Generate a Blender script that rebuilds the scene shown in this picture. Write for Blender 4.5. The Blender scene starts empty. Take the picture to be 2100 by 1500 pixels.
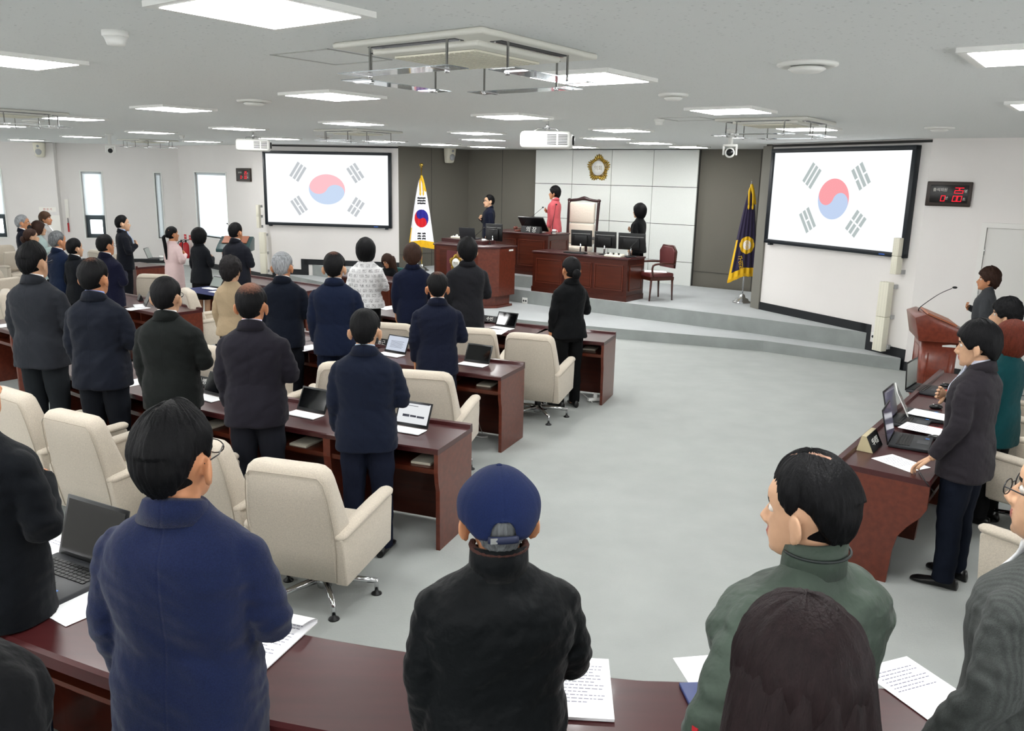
import bpy, bmesh, math, random
from mathutils import Vector, Matrix, noise
PI = math.pi
random.seed(7)
COL = bpy.context.scene.collection
scene = bpy.context.scene

# ------------------------------------------------------------------ camera
FPX, PT, RL, HC = 1709.1, 0.2235, -0.0216, 2.567
HT = 3.175                       # ceiling height
cp, sp = math.cos(PT), math.sin(PT); cr, sr = math.cos(RL), math.sin(RL)
_F = Vector((0, cp, -sp)); _D = Vector((0, -sp, -cp)); _X = Vector((1, 0, 0))
CX = cr*_X + sr*_D; CY = -sr*_X + cr*_D; CZ = _F
cam_d = bpy.data.cameras.new('camera'); cam = bpy.data.objects.new('camera', cam_d); COL.objects.link(cam)
m = Matrix.Identity(4)
for i in range(3):
    m[i][0] = CX[i]; m[i][1] = -CY[i]; m[i][2] = -CZ[i]
m[2][3] = HC
cam.matrix_world = m
cam_d.sensor_fit = 'HORIZONTAL'; cam_d.sensor_width = 36; cam_d.lens = 36*FPX/2100
cam_d.clip_start = 0.05; cam_d.clip_end = 200
scene.camera = cam

def ray(px, py):
    return (CX*((px-1050)/FPX) + CY*((py-750)/FPX) + CZ)
def on(px, py, z):
    d = ray(px, py); t = (z-HC)/d.z
    return Vector((d.x*t, d.y*t, z))
YAW = math.radians(-36.6)
U = Vector((math.cos(YAW), math.sin(YAW), 0)); V = Vector((-U.y, U.x, 0))
def ab(a, b, z=0.0): return U*a + V*b + Vector((0, 0, z))
def toab(p): return (p.dot(U), p.dot(V))
def wall_hit(px, py, P0, P1):
    """where the sight line meets the upright wall through P0-P1: (distance along wall, z)"""
    d = ray(px, py); e = (P1-P0); e.z = 0; e.normalize(); n = Vector((-e.y, e.x, 0))
    t = P0.dot(n)/d.dot(n); q = d*t
    return (q-Vector((P0.x, P0.y, 0))).dot(e), q.z+HC

# ------------------------------------------------------------------ materials
def srgb(h):
    if isinstance(h, str):
        h = [int(h[i:i+2], 16)/255 for i in (0, 2, 4)]
    return tuple(c/12.92 if c <= .04045 else ((c+.055)/1.055)**2.4 for c in h)
MATS = {}
def mat(name, col, rough=.6, metal=0, spec=.5, bump=None, var=None, emit=None, trans=0, coat=0, sheen=0, stretch=(1, 1, 1), seam=False, ior=1.45, alpha=1):
    if name in MATS: return MATS[name]
    c = srgb(col) if isinstance(col, str) else tuple(col)
    mt = bpy.data.materials.new(name); mt.use_nodes = True
    nt = mt.node_tree; N = nt.nodes; L = nt.links
    b = N['Principled BSDF']
    b.inputs['Base Color'].default_value = (*c, 1); b.inputs['Roughness'].default_value = rough
    b.inputs['Metallic'].default_value = metal; b.inputs['Specular IOR Level'].default_value = spec
    b.inputs['IOR'].default_value = ior; b.inputs['Alpha'].default_value = alpha
    b.inputs['Transmission Weight'].default_value = trans; b.inputs['Coat Weight'].default_value = coat
    b.inputs['Coat Roughness'].default_value = .08
    b.inputs['Sheen Weight'].default_value = sheen
    if emit: b.inputs['Emission Color'].default_value = (*emit[0], 1); b.inputs['Emission Strength'].default_value = emit[1]
    if bump or var or seam:
        tc = N.new('ShaderNodeTexCoord'); mp = N.new('ShaderNodeMapping'); mp.inputs['Scale'].default_value = stretch
        L.new(tc.outputs['Object'], mp.inputs['Vector'])
    if var:                       # (scale, amount, detail) value variation of the thing's own colour
        nz = N.new('ShaderNodeTexNoise'); nz.inputs['Scale'].default_value = var[0]; nz.inputs['Detail'].default_value = var[2] if len(var) > 2 else 3
        L.new(mp.outputs[0], nz.inputs['Vector'])
        rp = N.new('ShaderNodeMapRange'); rp.inputs[1].default_value = .3; rp.inputs[2].default_value = .7
        rp.inputs[3].default_value = 1-var[1]; rp.inputs[4].default_value = 1+var[1]
        L.new(nz.outputs['Fac'], rp.inputs[0])
        mx = N.new('ShaderNodeVectorMath'); mx.operation = 'SCALE'; mx.inputs[0].default_value = c
        L.new(rp.outputs[0], mx.inputs['Scale']); L.new(mx.outputs[0], b.inputs['Base Color'])
    last = None
    if bump:                      # list of (scale, distance) or one
        for sc, ds in (bump if isinstance(bump, list) else [bump]):
            nz = N.new('ShaderNodeTexNoise'); nz.inputs['Scale'].default_value = sc; nz.inputs['Detail'].default_value = 3
            L.new(mp.outputs[0], nz.inputs['Vector'])
            bp = N.new('ShaderNodeBump'); bp.inputs['Distance'].default_value = ds; bp.inputs['Strength'].default_value = 1
            L.new(nz.outputs['Fac'], bp.inputs['Height'])
            if last: L.new(last.outputs[0], bp.inputs['Normal'])
            last = bp
    if seam:                      # a sewn seam down the centre of the back
        sx = N.new('ShaderNodeSeparateXYZ'); L.new(tc.outputs['Object'], sx.inputs[0])
        ab_ = N.new('ShaderNodeMath'); ab_.operation = 'ABSOLUTE'; L.new(sx.outputs[0], ab_.inputs[0])
        mr = N.new('ShaderNodeMapRange'); mr.inputs[2].default_value = .006; L.new(ab_.outputs[0], mr.inputs[0])
        bp = N.new('ShaderNodeBump'); bp.inputs['Distance'].default_value = .0012; L.new(mr.outputs[0], bp.inputs['Height'])
        if last: L.new(last.outputs[0], bp.inputs['Normal'])
        last = bp
    if last: L.new(last.outputs[0], b.inputs['Normal'])
    MATS[name] = mt
    return mt
def emis(name, col, s):
    if name in MATS: return MATS[name]
    mt = bpy.data.materials.new(name); mt.use_nodes = True; nt = mt.node_tree; nt.nodes.clear()
    e = nt.nodes.new('ShaderNodeEmission'); o = nt.nodes.new('ShaderNodeOutputMaterial')
    e.inputs[0].default_value = (*(srgb(col) if isinstance(col, str) else col), 1); e.inputs[1].default_value = s
    nt.links.new(e.outputs[0], o.inputs[0]); MATS[name] = mt; return mt

def wood(name, col, sc=2.0):
    mt = mat(name, col, rough=.28, spec=.5, coat=.12, var=(sc, .22, 5), stretch=(1, 12, 12))
    return mt
M = {}
M['wood'] = wood('mahogany', '40190f'); M['wood2'] = wood('mahogany_panel', '4c2013'); M['woodside'] = wood('wood_side', '5c2a1d')
M['woodtop'] = mat('mahogany_top', '3c1617', rough=.34, spec=.45, coat=.25, var=(2, .15, 4), stretch=(1, 10, 10))
M['cherry'] = wood('cherry_wood', '6e3325')
M['dark'] = mat('dark_recess', '1c100d', rough=.7)
M['fabric'] = mat('beige_upholstery', 'bfb5a6', rough=.9, spec=.2, bump=[(260, .0015)], var=(140, .10, 2), sheen=.2)
M['piping'] = mat('piping', 'a89e90', rough=.9)
M['chrome'] = mat('chrome', 'd8d8da', rough=.12, metal=1)
M['blackm'] = mat('black_metal', '101012', rough=.4)
M['black'] = mat('black_plastic', '0b0c0e', rough=.35)
M['darkgrey'] = mat('dark_grey_plastic', '24262a', rough=.45)
M['screenoff'] = mat('dark_glass_display', '07080a', rough=.08, spec=.6)
M['white'] = mat('white_plastic', 'e6e6e2', rough=.4)
M['cream'] = mat('cream_plastic', 'e4e0cf', rough=.5)
M['paper'] = mat('paper', 'f4f4f6', rough=.8)
M['ink'] = mat('ink', '77778a', rough=.8)
M['wall'] = mat('wall_paint', 'e6e2df', rough=.85, spec=.2, bump=(300, .0006), var=(1.2, .015, 2))
M['wallw'] = mat('wall_panel_white', 'dcdfdb', rough=.6, spec=.3, var=(60, .02, 2))
M['wallg'] = mat('grey_fabric_wall', '6c6961', rough=.9, spec=.2, var=(180, .10, 2), bump=(400, .0008))
M['line'] = mat('panel_joint', '4d4c49', rough=.9)
M['base'] = mat('black_baseboard', '16191d', rough=.6)
M['gold'] = mat('gold', 'b79a4a', rough=.28, metal=1)
M['brightgold'] = mat('bright_gold', 'e3b515', rough=.6)
M['frame'] = mat('window_frame_grey', '3e4a50', rough=.4)
M['frost'] = mat('acrylic', 'dfe6ea', rough=.05, trans=.85, ior=1.3)
M['lamp'] = emis('lamp_diffuser', (1.0, 1.0, .985), 22.0)
M['ceil'] = None

# ------------------------------------------------------------------ mesh helper
class MB:
    def __init__(s): s.v = []; s.f = []; s.m = []; s.sm = []
    def add(s, vs, fs, mi=0, T=None, smooth=False):
        o = len(s.v)
        if T is not None: vs = [T @ Vector(p) for p in vs]
        s.v += [tuple(p) for p in vs]
        for f in fs: s.f.append([i+o for i in f]); s.m.append(mi); s.sm.append(smooth)
    def box(s, x0, x1, y0, y1, z0, z1, mi=0, T=None, bev=0):
        if bev > 0:
            bm = bmesh.new(); bmesh.ops.create_cube(bm, size=1)
            bmesh.ops.scale(bm, vec=(x1-x0, y1-y0, z1-z0), verts=bm.verts)
            bmesh.ops.translate(bm, vec=((x0+x1)/2, (y0+y1)/2, (z0+z1)/2), verts=bm.verts)
            bmesh.ops.bevel(bm, geom=bm.edges[:], offset=bev, segments=3 if bev > .01 else 2, profile=.5, affect='EDGES')
            s.bm(bm, mi, T, smooth=True); return
        vs = [(x, y, z) for x in (x0, x1) for y in (y0, y1) for z in (z0, z1)]
        s.add(vs, [(0, 1, 3, 2), (4, 6, 7, 5), (0, 4, 5, 1), (2, 3, 7, 6), (0, 2, 6, 4), (1, 5, 7, 3)], mi, T)
    def bm(s, bm, mi=0, T=None, smooth=False):
        bm.verts.index_update()
        s.add([v.co.copy() for v in bm.verts], [[v.index for v in f.verts] for f in bm.faces], mi, T, smooth); bm.free()
    def prism(s, poly, z0, z1, mi=0, T=None, bev=0):
        """poly in local XY extruded along Z"""
        n = len(poly)
        vs = [(x, y, z0) for x, y in poly]+[(x, y, z1) for x, y in poly]
        fs = [list(range(n))[::-1], list(range(n, 2*n))]+[(i, (i+1) % n, n+(i+1) % n, n+i) for i in range(n)]
        if bev:
            bm = bmesh.new(); bv = [bm.verts.new(p) for p in vs]
            for f in fs: bm.faces.new([bv[i] for i in f])
            bmesh.ops.recalc_face_normals(bm, faces=bm.faces[:])
            bmesh.ops.bevel(bm, geom=bm.edges[:], offset=bev, segments=3, profile=.5, affect='EDGES')
            s.bm(bm, mi, T, smooth=True)
        else: s.add(vs, fs, mi, T)
    def rings(s, R, mi=0, T=None, cap=True, closed=True, smooth=True):
        n = len(R[0]); vs = [p for r in R for p in r]; fs = []
        for k in range(len(R)-1):
            for i in range(n if closed else n-1):
                j = (i+1) % n; fs.append((k*n+i, k*n+j, (k+1)*n+j, (k+1)*n+i))
        if cap and closed: fs += [list(range(n))[::-1], list(range((len(R)-1)*n, len(R)*n))]
        s.add(vs, fs, mi, T, smooth)
    def loft(s, L, seg=28, mi=0, T=None):
        """L: (z, rx, ry, cx, cy, exponent)"""
        R = []
        for r in L:
            z, rx, ry = r[:3]; cx = r[3] if len(r) > 3 else 0; cy = r[4] if len(r) > 4 else 0; e = 2/(r[5] if len(r) > 5 else 2.4)
            ring = []
            for i in range(seg):
                t = 2*PI*i/seg; c, q = math.cos(t), math.sin(t)
                ring.append((cx+rx*math.copysign(abs(c)**e, c), cy+ry*math.copysign(abs(q)**e, q), z))
            R.append(ring)
        s.rings(R, mi, T)
    def tube(s, P, r, seg=10, mi=0, T=None, flat=1.0, sub=0, round_=False):
        P = [Vector(p) for p in P]; r = list(r) if hasattr(r, '__len__') else [r]*len(P)
        if sub:
            Q = []; q = []
            for i in range(len(P)-1):
                p0 = P[max(i-1, 0)]; p1 = P[i]; p2 = P[i+1]; p3 = P[min(i+2, len(P)-1)]
                for k in range(sub):
                    t = k/sub
                    Q.append(.5*((2*p1)+(p2-p0)*t+(2*p0-5*p1+4*p2-p3)*t*t+(3*p1-p0-3*p2+p3)*t**3)); q.append(r[i]*(1-t)+r[i+1]*t)
            Q.append(P[-1]); q.append(r[-1]); P, r = Q, q
        if round_:
            d0 = (P[0]-P[1]).normalized(); d1 = (P[-1]-P[-2]).normalized()
            P = [P[0]+d0*r[0]*.9, P[0]+d0*r[0]*.55]+P+[P[-1]+d1*r[-1]*.55, P[-1]+d1*r[-1]*.9]
            r = [r[0]*.35, r[0]*.8]+r+[r[-1]*.8, r[-1]*.35]
        up = None; R = []
        for i, p in enumerate(P):
            d = (P[min(i+1, len(P)-1)]-P[max(i-1, 0)]); d = d.normalized() if d.length > 1e-9 else Vector((0, 0, 1))
            if up is None:
                up = Vector((0, 0, 1)) if abs(d.z) < .9 else Vector((0, 1, 0))
            up = (up-d*up.dot(d)).normalized(); sd = d.cross(up)
            R.append([p+(sd*math.cos(2*PI*k/seg)+up*flat*math.sin(2*PI*k/seg))*r[i] for k in range(seg)])
        s.rings(R, mi, T)
    def ell(s, c, r, mi=0, T=None, seg=16, rot=None):
        R = []; n = seg//2
        for i in range(n+1):
            th = PI*(i+.02)/(n+.04); z = -math.cos(th); w = math.sin(th)
            ring = [Vector((r[0]*w*math.cos(2*PI*k/seg), r[1]*w*math.sin(2*PI*k/seg), r[2]*z)) for k in range(seg)]
            if rot is not None: ring = [rot @ q for q in ring]
            R.append([q+Vector(c) for q in ring])
        s.rings(R, mi, T)
    def lathe(s, prof, seg=24, mi=0, T=None):
        s.rings([[(r*math.cos(2*PI*k/seg), r*math.sin(2*PI*k/seg), z) for k in range(seg)] for r, z in prof], mi, T)
    def mesh(s, name):
        me = bpy.data.meshes.new(name); me.from_pydata(s.v, [], s.f)
        me.polygons.foreach_set('material_index', s.m); me.polygons.foreach_set('use_smooth', s.sm)
        bm = bmesh.new(); bm.from_mesh(me); bmesh.ops.recalc_face_normals(bm, faces=bm.faces[:]); bm.to_mesh(me); bm.free()
        me.update(); return me
    def build(s, name, mats, parent=None, loc=None, rz=None):
        me = s.mesh(name)
        return link(name, me, mats, parent, loc, rz)
def link(name, me, mats, parent=None, loc=None, rz=None):
    if not isinstance(mats, (list, tuple)): mats = [mats]
    if not me.materials:
        for x in mats: me.materials.append(x)
    o = bpy.data.objects.new(name, me); COL.objects.link(o)
    if parent: o.parent = parent
    if loc is not None: o.location = loc
    if rz is not None: o.rotation_euler = (0, 0, rz)
    return o
def tag(o, label=None, cat=None, group=None, kind=None):
    if label: o['label'] = label
    if cat: o['category'] = cat
    if group: o['group'] = group
    if kind: o['kind'] = kind
    return o
def empty(name, loc, rz=0, label=None, cat=None, group=None):
    o = bpy.data.objects.new(name, None); COL.objects.link(o); o.location = loc; o.rotation_euler = (0, 0, rz)
    o.empty_display_size = .1
    return tag(o, label, cat, group)
def dup(root, loc=None, rz=None, label=None, group=None):
    r = root.copy(); COL.objects.link(r)
    if loc is not None: r.location = loc
    if rz is not None: r.rotation_euler = (0, 0, rz)
    if label: r['label'] = label
    if group: r['group'] = group
    for ch in list(root.children):
        c = ch.copy(); COL.objects.link(c); c.parent = r
        for g in list(ch.children):
            d = g.copy(); COL.objects.link(d); d.parent = c
    return r
def struct(name, mb, mats, **k):
    return tag(mb.build(name, mats, **k), kind='structure')
TXT = {}
def text_mesh(s, size, depth=.001, align='CENTER'):
    cu = bpy.data.curves.new('t', 'FONT'); cu.body = s; cu.size = size; cu.extrude = depth; cu.align_x = align; cu.align_y = 'CENTER'
    o = bpy.data.objects.new('t', cu); COL.objects.link(o)
    dg = bpy.context.evaluated_depsgraph_get(); me = bpy.data.meshes.new_from_object(o.evaluated_get(dg))
    bpy.data.objects.remove(o); return me
def text(name, s, size, mt, parent, M4, depth=.001, align='CENTER'):
    me = text_mesh(s, size, depth, align); me.materials.clear()
    me.transform(M4); return link(name, me, mt, parent)
FRONT = Matrix.Rotation(PI/2, 4, 'X')     # text upright, facing local -Y
def remesh(mb, vox, it=3, fac=.5):
    me = mb.mesh('tmp'); o = bpy.data.objects.new('tmp', me); COL.objects.link(o)
    r = o.modifiers.new('r', 'REMESH'); r.mode = 'VOXEL'; r.voxel_size = vox; r.use_smooth_shade = True
    if it:
        s = o.modifiers.new('s', 'SMOOTH'); s.iterations = it; s.factor = fac
    dg = bpy.context.evaluated_depsgraph_get(); out = bpy.data.meshes.new_from_object(o.evaluated_get(dg))
    bpy.data.objects.remove(o); bpy.data.meshes.remove(me); out.materials.clear()
    return out
def smooth01(x, a, b):
    t = max(0, min(1, (x-a)/(b-a))); return t*t*(3-2*t)
def interp(x, T):
    if x <= T[0][0]: return T[0][1:]
    for i in range(len(T)-1):
        if x <= T[i+1][0]:
            t = (x-T[i][0])/(T[i+1][0]-T[i][0]); return tuple(p*(1-t)+q*t for p, q in zip(T[i][1:], T[i+1][1:]))
    return T[-1][1:]
# ------------------------------------------------------------------ room shell
def carpet(name, col, var):
    return mat(name, col, rough=.95, spec=.1, bump=[(500, .003), (60, .002)], var=var, sheen=.15)
M['carpet'] = carpet('grey_carpet', 'a4a8a5', (3.0, .05, 8)); M['carpet2'] = carpet('platform_carpet', 'b0b4b5', (2.2, .05, 8))
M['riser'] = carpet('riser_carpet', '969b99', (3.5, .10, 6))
def ceiling_mat():
    mt = mat('ceiling_board', 'e6e8e7', rough=.9, spec=.2, var=(900, .03, 2)); nt = mt.node_tree; N = nt.nodes; L = nt.links
    tc = N.new('ShaderNodeTexCoord'); mp = N.new('ShaderNodeMapping'); mp.inputs['Scale'].default_value = (1, 2.2, 1)
    vo = N.new('ShaderNodeTexVoronoi'); vo.inputs['Scale'].default_value = 22; vo.inputs['Randomness'].default_value = 1
    L.new(tc.outputs['Object'], mp.inputs[0]); L.new(mp.outputs[0], vo.inputs['Vector'])
    mr = N.new('ShaderNodeMapRange'); mr.inputs[1].default_value = .05; mr.inputs[2].default_value = .14
    L.new(vo.outputs['Distance'], mr.inputs[0])
    bp = N.new('ShaderNodeBump'); bp.inputs['Distance'].default_value = .006; L.new(mr.outputs[0], bp.inputs['Height'])
    L.new(bp.outputs[0], N['Principled BSDF'].inputs['Normal'])
    b = N['Principled BSDF']; src = b.inputs['Base Color'].links[0].from_socket
    m2 = N.new('ShaderNodeMapRange'); m2.inputs[1].default_value = .10; m2.inputs[2].default_value = .16; m2.inputs[3].default_value = .72; m2.inputs[4].default_value = 1
    L.new(vo.outputs['Distance'], m2.inputs[0]); vm = N.new('ShaderNodeVectorMath'); vm.operation = 'SCALE'; L.new(src, vm.inputs[0]); L.new(m2.outputs[0], vm.inputs['Scale']); L.new(vm.outputs[0], b.inputs['Base Color']); return mt
M['ceil'] = ceiling_mat()
LC = ab(-21.3, 13.24); LW = ab(-24.33, 10.03); LW2 = LC+(LW-LC)*3.6
S0 = ab(-16.5, 12.54); S1 = ab(-13.74, 14.01)
R0 = ab(-5.1, 13.97); R1 = ab(-2.42, 12.55); CW1 = ab(3.6, 12.55)
BR = ab(3.6, -4.5); BL = ab(-27, -4.5)
SL = ab(-13.45, 16.15); SR = ab(-5.2, 16.15)
def xy(p): return (p.x, p.y)
mb = MB(); mb.prism([xy(p) for p in (BL, BR, CW1, ab(3.6, 17), ab(-27, 17))], -.2, 0); struct('floor', mb, M['carpet'])
mb = MB(); mb.prism([xy(p) for p in (ab(-30, -4.5), BR+U*.2, ab(3.8, 17), ab(-30, 17))], HT, HT+.2); struct('ceiling', mb, M['ceil'])
def wall(name, P0, P1, mt, z0=0, z1=HT, t=.16, holes=()):
    """wall seen left to right from the room; holes = (s0, s1, z0, z1)"""
    e = P1-P0; Lg = e.length; rz = math.atan2(e.y, e.x)
    ss = sorted({0, Lg}.union(*[{h[0], h[1]} for h in holes])) if holes else [0, Lg]
    mb = MB()
    for i in range(len(ss)-1):
        zz = [z0]
        for h in holes:
            if h[0] <= ss[i]+1e-6 and h[1] >= ss[i+1]-1e-6: zz += [h[2], h[3]]
        zz.append(z1)
        for k in range(0, len(zz), 2): mb.box(ss[i], ss[i+1], 0, t, zz[k], zz[k+1])
    return struct(name, mb, mt, loc=(P0.x, P0.y, 0), rz=rz)
def frame_at(P0, P1): e = P1-P0; return math.atan2(e.y, e.x)
# windows in the left wall: (px x0,x1 at mid height, y top, y bottom)
def hole(P0, P1, xa, ya, xb, yb):
    s0, zt = wall_hit(xa, ya, P0, P1); s1, zb = wall_hit(xb, yb, P0, P1); return [s0, s1, zb, zt]
wz0, wz1 = 1.0, 2.72
h0 = hole(LW2, LC, -34, 352, 17, 500); h1 = hole(LW2, LC, 165, 352, 219, 488); h2 = hole(LW2, LC, 316, 353, 338, 487)
h3 = hole(S0+(LC-S0), S0, 399, 354, 470, 490)
for h in (h0, h1, h2): h[2] = h1[2]; h[3] = h1[3]
h3[2] = wall_hit(440, 488, LC, S0)[1]; h3[3] = wall_hit(440, 355, LC, S0)[1]
wall('wall_left', LW2, LC, M['wall'], t=.22, holes=[h0, h1, h2])
wall('wall_back_left', LC, S0, M['wall'], t=.22, holes=[h3])
wall('wall_screen_left', S0, S1, M['wall']); wall('wall_screen_right', R0, R1, M['wall']); wall('wall_back_right', R1, CW1, M['wall'])
wall('wall_alcove_left', S1, SL, M['wallg'], t=.1); wall('wall_alcove_back', SL, SR, M['wallg'], t=.1)
wall('wall_alcove_right', SR, ab(-5.26, 14.12), M['wallg'], t=.1)
wall('wall_right', CW1, BR, M['wall'], holes=[[4+3.6*k, 6.4+3.6*k, 1.4, 2.5] for k in range(3)]); wall('wall_rear', BR, BL, M['wall'], holes=[[2+4*k, 4.8+4*k, 1.4, 2.5] for k in range(6)]); wall('wall_rear_left', BL, LW2, M['wall'])  # openings added in these unseen walls so daylight brightens the ceiling
mb = MB(); mb.box(0, (R0-ab(-5.28, 14.1)).length+.02, -.03, .1, 0, HT-.03)
struct('trim_1', mb, mat('pilaster_grey', '77756d', rough=.8), loc=ab(-5.28, 14.1), rz=frame_at(ab(-5.28, 14.1), R0))
# emblem wall: raised white panels with shadow joints
mb = MB(); EA, EB = -11.35, -7.35; zs = [.42, .9, 1.66, 2.42, HT-.01]; nx = 4; jw = .006
mb.box(EA, EB, 16.06, 16.14, .3, HT-.01, 1)
for i in range(nx):
    for k in range(4):
        x0 = EA+(EB-EA)*i/nx; x1 = EA+(EB-EA)*(i+1)/nx
        mb.box(x0+(jw if i else 0), x1-(jw if i < nx-1 else 0), 16.03, 16.07, zs[k]+(jw if k else 0), zs[k+1]-jw, 0)
struct('wall_emblem', mb, [M['wallw'], M['line']], rz=YAW)
# joints on the grey walls
mb = MB()
for a in (-12.4, -6.1): mb.box(a-.004, a+.004, 16.14, 16.155, .42, HT, 0)
for a0, a1 in ((-13.45, EA), (EB, -5.2)): mb.box(a0, a1, 16.14, 16.155, .72, .73, 0)
struct('trim_2', mb, M['line'], rz=YAW)
eL = (SL-S1); mb = MB(); mb.box(eL.length*.45, eL.length*.45+.008, -.008, .01, .42, HT); mb.box(0, eL.length, -.008, .01, .72, .73)
struct('trim_3', mb, M['line'], loc=(S1.x, S1.y, 0), rz=frame_at(S1, SL))
# a column on the window wall
s, _ = wall_hit(62, 400, LW2, LC); s2, _ = wall_hit(124, 400, LW2, LC)
mb = MB(); mb.box(s, s2, -.22, 0, 0, HT-.005); struct('wall_column', mb, M['wall'], loc=(LW2.x, LW2.y, 0), rz=frame_at(LW2, LC))
# dark trim under the ceiling above the screen walls
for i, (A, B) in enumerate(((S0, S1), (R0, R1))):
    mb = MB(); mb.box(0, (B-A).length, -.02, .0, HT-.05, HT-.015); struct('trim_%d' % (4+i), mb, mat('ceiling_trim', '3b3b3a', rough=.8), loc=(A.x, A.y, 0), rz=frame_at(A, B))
# windows
def window(n, P0, P1, h, blind, tilt):
    s0, s1, z0, z1 = h; w = empty('window_%d' % n, (P0.x, P0.y, 0), frame_at(P0, P1)); tag(w, kind='structure')
    mb = MB(); f = .035
    for a in ((s0-f, s0, z0-f, z1+f), (s1, s1+f, z0-f, z1+f), (s0, s1, z1, z1+f), (s0, s1, z0-f, z0)): mb.box(a[0], a[1], -.012, .2, a[2], a[3], 0)
    mb.build('window_casing', M['white'], w)
    mb = MB(); g = .05; zz = z0+(z1-z0)*tilt if tilt else z1
    mb.box(s0, s1, .10, .15, z0, z0+g); mb.box(s0, s0+g, .10, .15, z0, z1); mb.box(s1-g, s1, .10, .15, z0, z1); mb.box(s0, s1, .10, .15, z1-g, z1)
    if tilt: mb.box(s0, s1, .09, .15, zz-g, zz+g*.6); mb.box(s0+g, s0+2*g, .08, .14, z0+g, zz-g); mb.box(s1-2*g, s1-g, .08, .14, z0+g, zz-g); mb.box(s0+g, s1-g, .08, .14, z0+g, z0+2*g); mb.box(s0+g, s1-g, .08, .14, zz-2*g, zz-g)
    mb.build('window_frame', M['frame'], w)
    mb = MB(); mb.box(s0+g*.5, s1-g*.5, .12, .126, z0+g*.5, z1-g*.5); mb.build('window_pane', mat('window_glass', 'f0f6f8', rough=.02, trans=1, ior=1.1), w)
    mb = MB(); mb.box(s0+.015, s1-.02, .05, .053, zz+.02 if tilt else z0+.02, z1-.04); mb.lathe([(.025, s0+.01), (.025, s1-.01)], 12, T=Matrix.Translation((0, .05, z1-.03)) @ Matrix.Rotation(PI/2, 4, 'Y'))
    mb.build('roller_blind', BL_M, w)
    return w
BL_M = bpy.data.materials.new('blind_cloth'); BL_M.use_nodes = True
nt = BL_M.node_tree; nt.nodes.clear(); o_ = nt.nodes.new('ShaderNodeOutputMaterial'); mx_ = nt.nodes.new('ShaderNodeMixShader')
d_ = nt.nodes.new('ShaderNodeBsdfDiffuse'); t_ = nt.nodes.new('ShaderNodeBsdfTranslucent'); d_.inputs[0].default_value = (.9, .92, .93, 1); t_.inputs[0].default_value = (.93, .95, .96, 1)
mx_.inputs[0].default_value = .65; nt.links.new(d_.outputs[0], mx_.inputs[1]); nt.links.new(t_.outputs[0], mx_.inputs[2]); nt.links.new(mx_.outputs[0], o_.inputs[0])
window(1, LW2, LC, h0, 1, .33); window(2, LW2, LC, h1, 1, .33); window(3, LW2, LC, h2, 1, 0); window(4, LC, S0, h3, 1, 0)
# baseboards
def strip(name, A, B, s0, s1, z0, z1, t=.014):
    mb = MB(); mb.box(s0, s1, -t, 0, z0, z1); return struct(name, mb, M['base'], loc=(A.x, A.y, 0), rz=frame_at(A, B))
strip('baseboard_back_right', R1, CW1, 0, 6, 0, .13)
strip('baseboard_left', LW2, LC, 0, (LC-LW2).length, 0, .12); strip('baseboard_back_left', LC, S0, 0, (S0-LC).length, 0, .14)
Z1, Z2, Z3 = .17, .42, .64
for nm, A, B, rev in (('baseboard_screen_right', R0, R1, False), ('baseboard_screen_left', S1, S0, True)):
    Lw = (B-A).length; mb = MB(); t = .016; y0, y1 = (-t, 0)
    segs = [(0, 2.32, Z2, Z2+.13), (2.22, 2.40, Z1, Z2+.13), (2.40, 2.9, Z1-.02, Z1+.13), (2.78, Lw, 0, Z1+.13)]
    for a, b, c, d in segs: mb.box(a, min(b, Lw), *( (0, t) if rev else (-t, 0)), c, d)
    struct(nm, mb, M['base'], loc=(A.x, A.y, 0), rz=frame_at(A, B))
# platform: two carpeted steps and the dais for the chair
def round_front(poly): return poly
mb = MB()
f1 = [(-2.46, 12.50), (-4.44, 12.47), (-6.66, 11.80), (-8.2, 11.42), (-9.3, 11.3), (-10.6, 11.42), (-12.0, 11.8), (-14.3, 12.3), (-16.2, 12.65)]
mb.prism(f1+[(-16.3, 12.68), (-13.8, 14.0), (-13.45, 16.1), (-5.2, 16.1), (-5.0, 13.9), (-2.5, 12.6)], 0, Z1, 0)
f2 = [(-3.02, 12.86), (-4.9, 12.98), (-7.11, 12.95), (-9.65, 12.99), (-12.2, 12.95), (-15.6, 13.0)]
mb.prism(f2+[(-13.8, 14.0), (-13.45, 16.1), (-5.2, 16.1), (-5.1, 13.97)], Z1-.05, Z2, 0)
mb.prism([(-8.72, 13.33), (-12.0, 13.33), (-12.0, 15.9), (-8.72, 15.9)], Z2-.05, Z3, 0)
plat = tag(mb.build('floor_platform', [M['carpet2'], M['riser']], rz=YAW), kind='structure')
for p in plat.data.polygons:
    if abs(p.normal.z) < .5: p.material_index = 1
# gallery: the raised floor under the rear curved desk
GZ = .28
gal_far = [(-3.6, 4.35), (-2.9, 3.72), (-1.95, 3.14), (-.95, 2.66), (-.44, 2.49), (.30, 2.35), (.57, 2.33), (1.25, 2.32), (2.0, 2.40), (2.9, 2.7), (4.2, 3.3)]
mb = MB(); mb.prism([(x, y-.03) for x, y in gal_far]+[(8, -2), (5, -5), (-6, -5), (-9, 0)], 0, GZ)
tag(mb.build('floor_gallery', mat('gallery_carpet', '6a7270', rough=.95, bump=(400, .003), var=(3, .08))), kind='structure')

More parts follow.
